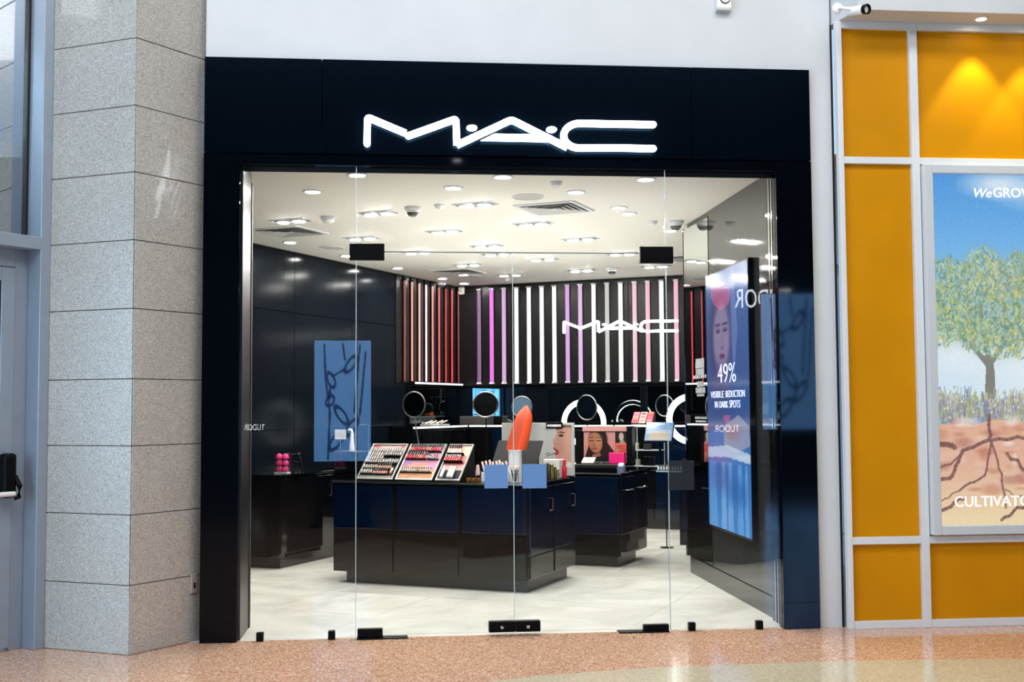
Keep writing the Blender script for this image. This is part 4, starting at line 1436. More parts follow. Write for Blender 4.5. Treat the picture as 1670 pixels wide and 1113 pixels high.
# second tray: two double rows and one low row
first = True
for (y, f1, nm, pick) in ((.318, .98, 'top', 0), (.232, .62, 'middle', 1)):
    ledge(tr2, w2, y, .014, .014 + (w2 - .028) * f1)
    n_ = int((w2 - .05) * f1 / .0215) + 1
    for k in range(n_):
        o = thing('lipstick_tester', 'black capped lipstick in the %s row of the lipstick tray, %s along' % (nm, ORD[k + 1]), 'lipstick', group='capped lipsticks in the lipstick tray')
        MB().lathe([(.0092, 0), (.0092, .036)], 10, M=Rz).build('shade', M_reds[(k + pick * 3) % 8], o, smooth=True)
        MB().lathe([(.0092, .036), (.0092, .074), (.007, .076)], 10, M=Rz).build('cap', M_dkcap, o, smooth=True)
        o.matrix_world = R2_ @ Matrix.Translation((.026 + .0215 * k, y, .014))
sl = proto_lipstick('gloss_tester', 'x', 'lip gloss', M_dkcap, M_silver, .022, .018, .007)
first = True
for (y, f0, f1, nm) in ((.232, .66, 1., 'short middle'), (.085, 0, .94, 'long lowest')):
    ledge(tr2, w2, y, .014 + (w2 - .028) * f0, .014 + (w2 - .028) * f1)
    n_ = int((w2 - .05) * (f1 - f0) / .0205) + 1
    row(sl, R2_, [.026 + (w2 - .05) * f0 + .0205 * k for k in range(n_)], y, .008, 'silver lip gloss in the ' + nm + ' row of the lipstick tray, %s along', 'silver lip glosses in the lipstick tray', first)
    first = False
# third tray
gl_ = proto_lipstick('gloss_tube', 'x', 'lip gloss', M_dkcap, M_skinpink, .06, .04, .0085)
ledge(tr3, w3, .285, .014, w3 * .78, .03)
row(gl_, R3 @ Matrix.Rotation(.18, 4, 'X'), [.024 + .0205 * k for k in range(6)], .275, -.05, 'pale pink gloss tube in the upper row of the narrow tray, %s along', 'pink gloss tubes in the narrow tray', True)
ledge(tr3, w3, .2, .014, w3 * .85, .03)
rd = proto_lipstick('lip_stick', 'x', 'lipstick', M_silver, M_red, .04, .026, .009)
row(rd, R3, [.024 + .021 * k for k in range(7)], .2, .012, 'red lip stick in the lower row of the narrow tray, %s along', 'red lip sticks in the narrow tray', True)
wb = proto_lipstick('makeup_tube', 'x', 'tube', M_white_gloss, M_white_gloss, .085, .028, .013, 14)
row(wb, R3, [.05, .112, .142], .02, .014, 'white tube at the foot of the narrow tray, %s along', 'white tubes in the narrow tray', True)

# black hinged case between trays and doors etc: jars
for k, px in enumerate((764, 772, 780)):
    v, z = SV(px, 775, A0u + .12)
    t_ = grid_thing('amber_jar', 'small amber jar beside the narrow tray, %s of three' % ORD[k + 1], 'jar', v, A0u + .12, TOP, 'amber jars by the narrow tray')
    MB().lathe([(.018, 0), (.02, .006), (.02, .03), (.017, .036)], 14).build('glass', M_amber, t_, smooth=True)
    MB().lathe([(.0175, .036), (.0175, .054), (.015, .056)], 14).build('lid', M_matte_black, t_, smooth=True)
v, z = SV(779, 757, A0u + .3)
t_ = grid_thing('squeeze_tube', 'pink squeeze tube with grey cap between tray and sticks', 'tube', v, A0u + .3, TOP)
MB().lathe([(.016, 0), (.016, .03)], 14).build('cap', M_grey, t_, smooth=True)
MB().lathe([(.017, .03), (.02, .07), (.012, .13)], 14).build('body', M_skinpink, t_, smooth=True)

# organiser with white sticks
v0 = SV(788, 757, A0u + .22)[0]
v1 = SV(832, 757, A0u + .22)[0]
og = grid_thing('stick_organiser', 'low white organiser holding a row of leaning white sticks', 'organiser', v0, A0u + .18, TOP)
MB().box(0, v1 - v0, 0, .09, 0, .075).build('tray', M_white_gloss, og, bevel=.004)
MB().box(.004, v1 - v0 - .004, .008, .082, .075, .0765).build('insert', M_grey, og)
st = thing('makeup_stick', 'x', 'makeup stick')
MB().lathe([(.009, 0), (.0105, .004), (.0105, .05)], 12).build('base', M_white_gloss, st, smooth=True)
MB().lathe([(.0085, .05), (.0085, .085), (.006, .092)], 12).build('cap', M_skinpink, st, smooth=True)
for k in range(8):
    o = st if k == 0 else dup(st)
    o.matrix_world = Matrix.Translation(S(v0 + .014 + k * (v1 - v0 - .03) / 7, A0u + .225, TOP + .072)) @ Matrix.Rotation(ROT, 4, 'Z') @ Matrix.Rotation(math.radians(-14 + RNG.uniform(-4, 4)), 4, 'Y') @ Matrix.Scale(1. + .07 * (k % 3), 4)
    o['label'] = 'white make-up stick leaning in the organiser, %s from the trays' % ORD[k + 1]
    o['group'] = 'white sticks in the organiser'
# brushes in front of the giant lipstick
br = thing('makeup_brush', 'x', 'brush')
MB().tube([(0, 0, 0), (0, 0, .09)], [.0035, .005], 8).build('handle', M_matte_black, br, smooth=True)
MB().lathe([(.0055, .09), (.0065, .115)], 10).build('ferrule', M_silver, br, smooth=True)
MB().lathe([(.007, .115), (.011, .135), (.008, .15), (.002, .156)], 10).build('bristles', M_skinpink, br, smooth=True)
bp_ = grid_thing('brush_pot', 'small clear pot of make-up brushes before the giant lipstick', 'pot', SV(842, 760, A0u + .2)[0], A0u + .16, TOP)
MB().lathe([(.03, 0), (.034, .004), (.036, .07), (.034, .07), (.032, .006)], 18, cap=False).build('pot', M_acrylic, bp_, smooth=True)
MB().lathe([(.03, 0), (.03, .004)], 18).build('base', M_lightgrey, bp_)
for k in range(5):
    o = br if k == 0 else dup(br)
    o.matrix_world = Matrix.Translation(bp_.location + Vector((.008 * math.cos(k * 1.26), .008 * math.sin(k * 1.26), .006))) @ Matrix.Rotation(k * 1.26, 4, 'Z') @ Matrix.Rotation(.22, 4, 'Y') @ Matrix.Scale(.85, 4)
    o['label'] = 'make-up brush with pale bristles standing in the clear pot, %s around it' % ORD[k + 1]
    o['group'] = 'brushes in the clear pot'

# thin wire stand behind the pot tray
wu = A0u + .62
wv0, wv1 = SV(588, 760, wu)[0], SV(601, 760, wu)[0]
wz = SV(595, 693, wu)[1] - TOP
ws = grid_thing('wire_stand', 'thin silver wire stand behind the pot tray', 'stand', wv0, wu, TOP)
MB().tube([(0, 0, wz), (wv1 - wv0, 0, wz), (wv1 - wv0, 0, .004)], .004, 6).build('wire', M_steel, ws)
MB().box(-.01, wv1 - wv0 + .02, -.05, .05, 0, .006).build('base', M_steel, ws, bevel=.002)

# giant lipstick prop on a tilted board
bu = A0u + .30
vb0, vb1 = SV(794, 756, bu)[0], SV(868, 756, bu)[0]
ab = math.radians(52)
zb0 = TOP + .005
gb = grid_thing('tilted_board', 'dark grey tilted display board behind the giant lipstick', 'display board', vb0, bu, TOP)
Mb = Matrix.Translation((0, 0, .012)) @ Matrix.Rotation(ab, 4, 'X')
MB().box(0, vb1 - vb0, 0, .40, -.012, 0, M=Mb).build('board', M_grey, gb, bevel=.003)
MB().prism([(.02, 0), (.25, 0), (.25, .30)], .04, .05, 'x').prism([(.02, 0), (.25, 0), (.25, .30)], vb1 - vb0 - .05, vb1 - vb0 - .04, 'x').build('prop_leg', M_matte_black, gb)
for x in (.1, vb1 - vb0 - .06):
    MB().tube([(x, -.03, .004), (x, 0, .03), (x, .03, .09)], .004, 6).build('wire_holder', M_chrome, gb)
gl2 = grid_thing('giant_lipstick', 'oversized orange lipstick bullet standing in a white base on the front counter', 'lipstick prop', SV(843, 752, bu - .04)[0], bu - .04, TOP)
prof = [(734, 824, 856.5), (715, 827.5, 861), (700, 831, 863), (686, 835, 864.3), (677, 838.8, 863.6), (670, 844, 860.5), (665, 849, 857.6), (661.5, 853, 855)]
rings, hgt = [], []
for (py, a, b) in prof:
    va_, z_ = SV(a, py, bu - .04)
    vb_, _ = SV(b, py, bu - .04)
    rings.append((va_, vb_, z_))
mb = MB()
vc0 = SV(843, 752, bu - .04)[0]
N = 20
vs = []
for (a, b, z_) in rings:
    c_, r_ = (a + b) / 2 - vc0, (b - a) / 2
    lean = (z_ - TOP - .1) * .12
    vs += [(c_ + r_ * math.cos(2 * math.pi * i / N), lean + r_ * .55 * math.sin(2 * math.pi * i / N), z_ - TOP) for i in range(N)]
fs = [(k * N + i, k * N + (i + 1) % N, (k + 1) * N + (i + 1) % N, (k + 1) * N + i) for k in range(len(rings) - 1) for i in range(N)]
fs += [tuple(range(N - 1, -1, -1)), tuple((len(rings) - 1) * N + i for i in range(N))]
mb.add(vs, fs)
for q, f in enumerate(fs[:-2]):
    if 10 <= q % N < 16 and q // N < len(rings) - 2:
        mb.m[q] = 1  # front faces towards one edge take the darker orange
mb.build('bullet', [M_orange, mat('darker orange side', rgb(196, 70, 36), .5, noise=(60, .12))], gl2, smooth=True)
a, b, z_ = rings[0]
MB().lathe([(.055, 0), (.055, z_ - TOP - .01), (.06, z_ - TOP - .01), (.06, z_ - TOP)], 24, M=Matrix.Translation(((a + b) / 2 - vc0, 0, 0))).build('sleeve', M_white_gloss, gl2, smooth=True)

# white board with the profile portrait
pu = A1u - .06
va0, va1 = SV(818, 700, pu)[0], SV(936, 700, pu)[0]
zt = SV(880, 690, pu)[1]
wbd = grid_thing('poster_stand', 'pale upright board with a face in profile behind the giant lipstick', 'poster', (va0 + va1) / 2, pu, TOP)
hw_ = (va1 - va0) / 2
MB().box(-hw_, hw_, 0, .02, 0.0, zt - TOP).build('board', M_lightgrey, wbd, bevel=.003)
MB().box(-hw_, hw_, -.04, .0, 0, .012).build('foot', M_matte_black, wbd, bevel=.002)
P = Paint(90, 150, (206, 208, 206))
skin, sk2 = (214, 164, 146), (190, 138, 122)
P.poly([(.46, .0), (.40, .1), (.43, .2), (.34, .32), (.26, .40), (.30, .45), (.33, .47), (.29, .53), (.31, .57), (.37, .60), (.40, .66), (.34, .70), (.38, .76), (.45, .84), (.6, .87), (1.1, .92), (1.1, 0)], skin)
P.poly([(.40, 0), (1.1, 0), (1.1, .08), (.8, .05), (.52, .1), (.44, .13)], (86, 62, 56))
P.ell(.95, .35, .25, .4, (228, 186, 168), .5, .5)
P.ell(.56, .5, .16, .2, sk2, .35, .6)
P.poly([(.44, .2), (.58, .15), (.76, .18), (.74, .2), (.57, .185)], (82, 56, 50))
P.ell(.6, .25, .1, .03, (70, 48, 46), .95)
P.ell(.58, .25, .03, .018, (30, 24, 26), 1)
P.ell(.37, .45, .03, .012, (130, 80, 74), .8)
P.poly([(.29, .53), (.38, .55), (.52, .63), (.40, .62), (.31, .58)], (170, 36, 52))
P.poly([(.40, .655), (.54, .64), (.46, .71), (.35, .715)], (186, 40, 58))
P.poly([(.37, .60), (.5, .63), (.42, .65)], (40, 14, 20))
P.line([(.04, .74), (.4, .66)], .014, (44, 40, 46), 1)
P.line([(.0, .7), (.14, .66)], .02, (120, 120, 126), 1)
P.poly([(0, .86), (1.1, .88), (1.1, 1.01), (0, 1.01)], (240, 236, 232))
P.line([(.7, .97), (.8, .9)], .02, (220, 60, 76), .9)
P.noise(3)
px0_, px1_ = SV(890, 700, pu)[0], SV(932, 700, pu)[0]
z0_ = SV(900, 762, pu)[1]
P.mesh('print', px1_ - px0_, zt - .02 - z0_, M_print, wbd, -.003, x0=px0_ - wbd_v if False else px0_ - (va0 + va1) / 2, z0=z0_ - TOP)
pv0, pv1 = SV(891, 694, pu)[0] - (va0 + va1) / 2, SV(918, 694, pu)[0] - (va0 + va1) / 2
pz = SV(900, 699, pu)[1] - TOP
MB().box(pv0, pv1, -.012, -.002, pz, pz + .055).build('header_plaque', M_matte_black, wbd, bevel=.002)
MB().box(pv0 + .012, pv1 - .012, -.0135, -.012, pz + .014, pz + .034).build('header_text', M_white_flat, wbd)

# white tester block with gold tubes and a red bottle
zr = TOP
v0, v1 = SV(886, 770, A0u + .76)[0], SV(912, 770, A0u + .76)[0]
tb = grid_thing('tester_block', 'bright white tester block under the face poster', 'display block', v0, A0u + .76, zr)
MB().box(0, v1 - v0, 0, .12, 0, .16).build('block', M_white_gloss, tb, bevel=.006)
MB().box(.01, v1 - v0 - .01, -.002, .0, .03, .14).build('front_card', M_white_gloss, tb)
gt = thing('gold_tube', 'x', 'makeup tube')
MB().lathe([(.0145, 0), (.0155, .004), (.0155, .07)], 14).build('base', M_gold, gt, smooth=True)
MB().lathe([(.013, .07), (.013, .105), (.009, .109)], 14).build('cap', M_gold, gt, smooth=True)
for k, (px, uo, s_) in enumerate(((894.5, .66, 1.5), (900, .62, 1.42), (905.5, .68, 1.15), (910, .66, .92))):
    v = SV(px, 770, A0u + uo)[0]
    o = gt if k == 0 else dup(gt)
    o.matrix_world = Matrix.Translation(S(v, A0u + uo, zr)) @ Matrix.Scale(s_ * .85, 4)
    o['label'] = ['tallest gold make-up tube before the white block', 'second tallest gold tube before the white block', 'third gold tube before the white block, medium height', 'shortest gold tube before the white block'][k]
    o['group'] = 'gold tubes before the white block'
v = SV(920.5, 765, A0u + .84)[0]
rb = grid_thing('red_bottle', 'bright red bottle with a slim neck beside the white block', 'bottle', v, A0u + .84, zr)
MB().lathe([(.019, 0), (.021, .005), (.021, .09), (.014, .1)], 16).build('body', M_red, rb, smooth=True)
MB().lathe([(.011, .1), (.012, .15), (.008, .154)], 14).build('cap', M_red, rb, smooth=True)

# ------------------------------------------------------------------ vanity mirrors and ring lights
M_round = mat('round mirror glass', (.30, .34, .33, 1), .01, 1.)


def vanity(label, px, py, rpx, u, tilt, yaw, base_z=TOP, lean=0.):
    v, z = SV(px, py, u)
    dist = (S(v, u, z) - CAM).length
    r = rpx * dist / FPX
    t_ = grid_thing('vanity_mirror', label, 'mirror', v, u, base_z, 'round table mirrors')
    Mh = Matrix.Translation((0, 0, z - base_z)) @ Matrix.Rotation(yaw, 4, 'Z') @ Matrix.Rotation(math.radians(90) + tilt, 4, 'X')
    MB().lathe([(r * .94, .0), (r * .94, .004), (.0001, .0045)], 40, M=Mh).build('mirror_glass', M_round, t_, smooth=True)
    MB().tube([(r * math.cos(2 * math.pi * i / 40), r * math.sin(2 * math.pi * i / 40), 0) for i in range(40)], r * .055, 8, M=Mh, closed=True).build('rim', M_steel, t_, smooth=True)
    MB().lathe([(r * .97, -.008), (r * .97, -.001)], 40, M=Mh).build('back', M_matte_black, t_)
    MB().tube([(lean, 0.01, .012), (0, .01, z - base_z - r)], .006, 8).build('stem', M_steel if lean else M_matte_black, t_, smooth=True)
    MB().lathe([(.07, 0), (.07, .008), (.02, .014)], 24, c=(lean, .01, 0)).build('base', M_matte_black, t_, smooth=True)
    return t_


vanity('round mirror on a leaning silver stem behind the pot tray', 675, 660, 20.5, -4.80, .0, -.05, lean=.09)
vanity('round mirror on a black stem behind the jars', 792, 660, 20.5, -4.78, -.12, .35)
vanity('round mirror half hidden behind the giant lipstick', 851, 664, 17, -4.70, .0, .2)
vanity('round mirror in front of the large ring light', 957, 665, 20, -3.15, .0, -.3)
vanity('dark round mirror beside the pay screen', 1084, 662, 17, -2.2, .0, -.3, base_z=.0)


def ring_light(label, px, py, rpx, u, wpx, base_z):
    v, z = SV(px, py, u)
    k = (S(v, u, z) - CAM).length / FPX
    r, w_2 = rpx * k, wpx * k / 2
    t_ = grid_thing('ring_light', label, 'ring light', v, u, base_z, 'round ring lights')
    Mh = Matrix.Translation((0, 0, z - base_z)) @ Matrix.Rotation(math.radians(90), 4, 'X')
    MB().tube([(r * math.cos(2 * math.pi * i / 64), r * math.sin(2 * math.pi * i / 64), 0) for i in range(64)], w_2, 10, M=Mh, closed=True).build('glow_ring', M_ring, t_, smooth=True)
    MB().tube([((r) * math.cos(2 * math.pi * i / 64), (r) * math.sin(2 * math.pi * i / 64), -w_2 * .9) for i in range(64)], w_2 * .8, 8, M=Mh, closed=True).build('housing', M_matte_black, t_, smooth=True)
    MB().tube([(0, .03, .01), (0, .03, z - base_z - r)], .009, 8).build('stem', M_matte_black, t_, smooth=True)
    MB().lathe([(.1, 0), (.1, .01), (.02, .018)], 24, c=(0, .03, 0)).build('base', M_matte_black, t_, smooth=True)
    return t_


ring_light('glowing ring light behind the portrait box', 952, 690, 34, -1.0, 8.5, 0)
ring_light('glowing ring light cut off by the mirror strip', 1127, 684, 36, -2.35, 10, .92)

# ------------------------------------------------------------------ things on the second counter
v0, v1 = SV(926, 772, B0u + .12)[0], SV(1046, 772, B0u + .12)[0]
rs = grid_thing('display_riser', 'low dark riser block carrying the portrait box on the second counter', 'riser', v0, B0u + .08, TOP)
RZ = .075
MB().box(0, min(v1, B1v - .04) - v0, 0, .5, 0, RZ).build('block', M_black, rs, bevel=.004)
MB().box(0, min(v1, B1v - .04) - v0, -.004, 0, RZ - .008, RZ).build('edge_strip', M_steel, rs)
RT = TOP + RZ
qu = B0u + .34
v0, v1 = SV(951.5, 720, qu)[0], SV(1022, 720, qu)[0]
zt = SV(985, 695.5, qu)[1]
zh = SV(985, 704, qu)[1]
pbx = grid_thing('portrait_box', 'pink display box with a portrait of a dark haired woman on the riser', 'display', v0, qu, RT)
wd = v1 - v0
MB().box(0, wd, 0.004, .1, 0, zt - RT).build('case', M_matte_black, pbx, bevel=.003)
MB().box(-.006, wd + .004, -.012, .1, zh - RT, zt - RT).build('header', mat('dusty pink', rgb(206, 150, 146), .5), pbx, bevel=.003)
MB().box(wd + .004, wd + .055, -.01, .1, 0, zt - RT).build('side_column', M_matte_black, pbx, bevel=.003)
MB().box(-.085, -.008, .01, .1, -.0, zt - RT - .04).build('side_column', M_matte_black, pbx, bevel=.003)
P = Paint(130, 110, (228, 160, 152))
P.vgrad(0, 1, (226, 164, 158), (226, 136, 122))
hair = (40, 22, 22)
P.tf = lambda x, y: (.30 + (x - .27) * 1.3, .46 + (y - .46) * 1.16)
P.ell(.30, .30, .17, .36, hair, 1, .1)
P.poly([(.16, .3), (.10, .6), (.02, 1), (.3, 1), (.3, .5)], hair)
P.poly([(.38, .1), (.46, .35), (.58, .6), (.72, 1), (.3, 1)], hair)
P.ell(.25, .36, .125, .30, (184, 122, 92), 1, .08, -.08)
P.ell(.29, .30, .07, .14, (206, 144, 108), .7, .6)
for x in (.185, .31):
    P.ell(x, .31, .042, .022, (66, 36, 32), .95)
    P.ell(x, .285, .045, .02, (220, 156, 120), .7)
    P.line([(x - .045, .235), (x + .04, .225)], .008, (50, 28, 26), .9, .85)
P.line([(.24, .32), (.225, .44)], .008, (150, 92, 68), .7, .85)
P.ell(.235, .45, .03, .02, (140, 80, 62), .8)
P.ell(.23, .54, .055, .03, (176, 74, 74), 1)
P.line([(.185, .54), (.28, .54)], .004, (110, 40, 44), .9, .85)
P.poly([(.2, .7), (.34, .66), (.36, .8), (.2, .86)], (168, 106, 80))
P.poly([(.06, .86), (.35, .74), (.62, .72), (.62, 1.01), (.0, 1.01)], (22, 20, 24))
P.poly([(.4, .9), (.55, .88), (.6, 1.01), (.38, 1.01)], (176, 112, 84))
P.tf = None
P.poly([(.74, 0), (1.01, 0), (1.01, .36), (.74, .36)], (34, 26, 30))
P.ell(.88, .16, .055, .14, (214, 190, 172), 1)
P.ell(.9, .33, .06, .06, (214, 190, 172), .8)
P.poly([(.74, .36), (1.01, .36), (1.01, 1.01), (.74, 1.01)], (226, 138, 118))
P.ell(.9, .47, .14, .05, (206, 74, 62), .95)
P.ell(.93, .62, .12, .06, (214, 84, 70), .95)
P.line([(.78, .53), (1, .56)], .008, (130, 30, 34), .9, .85)
P.poly([(.735, 0), (.745, 0), (.745, 1), (.735, 1)], (60, 30, 30))
P.noise(3)
P.mesh('portrait', wd - .006, zh - RT - .008, M_print, pbx, 0, x0=.003, z0=.004)

def small_box(name, label, cat, px0, px1, pyt, u, base, material, depth=.05, lidmat=None, group=None, lidname='lid'):
    v0, v1 = SV(px0, 750, u)[0], SV(px1, 750, u)[0]
    z1 = SV((px0 + px1) / 2, pyt, u)[1]
    t_ = grid_thing(name, label, cat, v0, u, base, group)
    h_ = max(.02, z1 - base)
    MB().box(0, v1 - v0, 0, depth, 0, h_ * .8).build('body', material, t_, bevel=.003)
    MB().box(-.001, v1 - v0 + .001, -.001, depth + .001, h_ * .8, h_).build(lidname, lidmat or material, t_, bevel=.003)
    return t_


small_box('gift_box', 'hot pink box with a white lower band on the riser', 'box', 993, 1018, 739, B0u + .22, RT, M_pink, .06)
pl = grid_thing('beauty_palette', 'pale pink palette leaning on the riser', 'palette', SV(948, 757, B0u + .16)[0], B0u + .16, RT)
Mp = Matrix.Rotation(math.radians(32), 4, 'X')
pw = SV(968, 757, B0u + .16)[0] - SV(948, 757, B0u + .16)[0]
MB().box(0, pw, 0, .09, 0, .012, M=Mp).build('case', M_skinpink, pl, bevel=.003)
MB().lathe([(.008, .012), (.008, .014)], 14, c=(pw / 2, .05, 0), M=Mp).build('emblem', M_gold, pl)
sv_ = thing('silver_compact', 'x', 'compact')
MB().lathe([(.016, 0), (.018, .003), (.018, .014)], 16).build('base', M_silver, sv_, smooth=True)
MB().lathe([(.018, .014), (.017, .022), (.0001, .024)], 16).build('lid', M_chrome, sv_, smooth=True)
for k in range(5):
    o = sv_ if k == 0 else dup(sv_)
    o.location = S(SV(971 + 5 * k, 757, B0u + .15)[0], B0u + .15 + .02 * (k % 2), RT)
    o['label'] = 'small silver compact beside the pink palette, %s along' % ORD[k + 1]
    o['group'] = 'silver compacts on the riser'
v = SV(1013, 770, B0u + .03)[0]
jr_ = grid_thing('cream_jar', 'grey lilac cream jar with a white domed lid at the counter edge', 'jar', v, B0u + .04, TOP)
MB().lathe([(.038, 0), (.04, .006), (.04, .06), (.034, .064)], 22).build('body', M_lilac, jr_, smooth=True)
MB().lathe([(.03, .064), (.03, .08), (.02, .092), (.0001, .095)], 20).build('lid', M_white_gloss, jr_, smooth=True)

# metal shelf frame with small goods and the pay screen
ku = B0u + .62
v0, v1 = SV(1031, 720, ku)[0], SV(1076, 720, ku)[0]
z1 = SV(1050, 693, ku)[1]
sf_ = grid_thing('shelf_frame', 'thin white metal shelf frame with small goods beside the portrait box', 'shelf', v0, ku, TOP)
wd, hh_ = v1 - v0, z1 - TOP
for x in (0, wd):
    for y in (0, .16):
        MB().box(x - .004, x + .004, y - .004, y + .004, 0, hh_).build('upright', M_white_metal, sf_)
shz = [.03, .03 + (hh_ - .03) * .38, hh_ - .006]
for z_ in shz:
    MB().box(-.006, wd + .006, -.006, .166, z_, z_ + .008).build('shelf', M_white_metal, sf_)
goods = [('cream_carton', 'cream carton on the lowest shelf of the metal frame', 'box', M_cream, .03, .055, .02, 0), ('black_carton', 'wide black carton on the lowest shelf of the metal frame', 'box', M_matte_black, .11, .08, .09, 0),
         ('pale_carton', 'slim pale carton standing on the upper shelf of the metal frame', 'box', M_cream, .025, .06, .012, 1), ('dark_carton', 'dark carton on the upper shelf of the metal frame', 'box', M_grey, .06, .05, .1, 1)]
for (nm, lb_, ct, m_, w_2, h_2, x_, lev) in goods:
    t_ = grid_thing(nm, lb_, ct, v0 + x_, ku + .04, TOP + shz[lev] + .008)
    MB().box(0, w_2, 0, .06, 0, h_2).build('body', m_, t_, bevel=.002)
    MB().box(0, w_2, 0, .06, h_2, h_2 + .006).build('flap', m_, t_, bevel=.001)

# red sloping palettes on top of the frame and further back
def palette_tray(label, px0, px1, pyt, pyb, u, base, n_=3):
    v0, v1 = SV(px0, pyb, u)[0], SV(px1, pyb, u)[0]
    z0, z1 = SV(px0, pyb, u)[1], SV(px0, pyt, u)[1]
    t_ = grid_thing('palette_display', label, 'display tray', v0, u, z0)
    h_ = z1 - z0
    L = h_ * 1.42
    Mp = Matrix.Rotation(math.radians(45), 4, 'X')
    wd = v1 - v0
    MB().prism([(0, -.004), (h_, -.004), (h_, h_ - .006)], 0, wd, 'x').build('wedge', M_matte_black, t_)
    mats = [M_rose, M_skinpink, M_red]
    for k in range(n_):
        MB().box(k * wd / n_ + .004, (k + 1) * wd / n_ - .004, .004, L - .004, .0, .01, M=Mp).build('palette', mats[k % 3], t_, bevel=.002)
        for j in range(3):
            MB().box(k * wd / n_ + .012, (k + 1) * wd / n_ - .012, L * (.1 + .3 * j), L * (.32 + .3 * j), .01, .012, M=Mp).build('colour_pan', [M_wine, M_coral, M_rose][(j + k) % 3], t_)
    return t_, z0


pd, zz = palette_tray('red and pink sloping palette display on top of the metal frame', 1029, 1064, 672, 690.5, ku + .02, 0)
pd.location.z = TOP + hh_ + .008
# pay screen
mu = B0u + .40
v0 = SV(1066, 770, mu)[0]
pay = grid_thing('pay_screen', 'flat pay screen with a pale blue picture on a black stand at the counter end', 'monitor', SV(1073, 745, mu)[0], mu, TOP)
z0, z1 = SV(1075, 719, mu)[1] - TOP, SV(1075, 688, mu)[1] - TOP
hwm = (SV(1097, 705, mu)[0] - SV(1053, 705, mu)[0]) / 2
Mm = Matrix.Translation((.0, 0, z0)) @ Matrix.Rotation(math.radians(-28), 4, 'X')
MB().box(-hwm - .006, hwm + .006, .002, .03, -.008, (z1 - z0) * 1.1, M=Mm).build('housing', M_matte_black, pay, bevel=.004)
P = Paint(60, 45, (128, 176, 226))
P.vgrad(0, 1, (110, 164, 222), (176, 202, 228))
P.ell(.5, .1, .2, .06, (236, 244, 250), .9, .4)
P.poly([(.1, .45), (.9, .42), (.95, .6), (.05, .62)], (226, 226, 236), .7)
P.poly([(.2, .55), (.85, .52), (.9, .92), (.15, .94)], (236, 214, 178), .85)
for k in range(6):
    P.ell(.25 + .1 * k, .7, .03, .12, (196, 160, 130), .5, .5)
o = P.mesh('display', hwm * 2, (z1 - z0) * 1.08, M_screen, pay, 0, z0=0)
o.matrix_local = Mm
MB().tube([(0, .09, .005), (0, .08, z0 * .6), (0, .05, z0 + .06)], .012, 8).build('stand', M_matte_black, pay, smooth=True)
MB().box(-.08, .08, .0, .16, 0, .012).build('base', M_matte_black, pay, bevel=.003)
# tester bars in front of it
def tester_bar(label, px0, px1, py, u, base, mats, n_):
    v0, v1 = SV(px0, py, u)[0], SV(px1, py, u)[0]
    t_ = grid_thing('tester_bar', label, 'display tray', v0, u, base)
    wd = v1 - v0
    MB().box(0, wd, 0, .06, 0, .02).build('tray', M_matte_black, t_, bevel=.002)
    MB().box(0, wd, -.003, 0, .0, .014).build('edge_strip', M_steel, t_)
    pr = thing('tester_vial', 'x', 'tester')
    MB().lathe([(.008, 0), (.009, .004), (.009, .028)], 10).build('jar', mats[0], pr, smooth=True)
    MB().lathe([(.008, .028), (.008, .042), (.006, .044)], 10).build('lid', mats[1], pr, smooth=True)
    for k in range(n_):
        o = pr if k == 0 else dup(pr)
        o.location = S(v0 + .014 + (wd - .028) * k / (n_ - 1), u + .03, base + .02)
        o['label'] = label.split(' bar ')[0] + ' vial, %s along its bar' % ORD[k + 1]
        o['group'] = label.split(' bar ')[0] + ' vials'
    return t_


tester_bar('white tester bar by the pay screen', 1070, 1112, 762, B0u + .3, TOP, [M_white_gloss, M_silver], 9)
# desk behind with teal bottles (cash desk by the mirror strip)
dk = grid_thing('cash_desk', 'black cash desk at the far side below the cut-off ring light', 'counter', 3.75, -2.75)
MB().box(0, 1.1, 0, .5, .1, .9).build('body', M_black, dk, bevel=.003)
MB().box(.05, 1.05, .05, .45, 0, .1).build('plinth', M_plinth, dk)
MB().box(-.01, 1.11, -.01, .51, .9, .92).build('worktop', M_black, dk, bevel=.003)
for k in range(2):
    d_ = MB().box(.02 + k * .54, .54 + k * .54, -.01, 0, .14, .86).build('door', M_navy, dk, bevel=.003)
    MB().tube([(.46 + k * .14, -.01, .5), (.46 + k * .14, -.03, .5), (.46 + k * .14, -.03, .72), (.46 + k * .14, -.01, .72)], .005, 6).build('handle', M_chrome, d_)
tl = thing('teal_bottle', 'x', 'bottle')
MB().lathe([(.016, 0), (.018, .004), (.018, .06), (.01, .07)], 12).build('body', M_teal, tl, smooth=True)
MB().lathe([(.008, .07), (.009, .1), (.007, .102)], 10).build('cap', M_white_gloss, tl, smooth=True)
for k in range(7):
    o = tl if k == 0 else dup(tl)
    o.location = S(3.8 + .06 * k, -2.6, .92)
    o['label'] = 'teal bottle with white cap on the cash desk, %s along' % ORD[k + 1]
    o['group'] = 'teal bottles on the cash desk'

# ------------------------------------------------------------------ things on the side counter
def on_side(px, py, z=TOP):
    p = G(px, py, z)
    return p


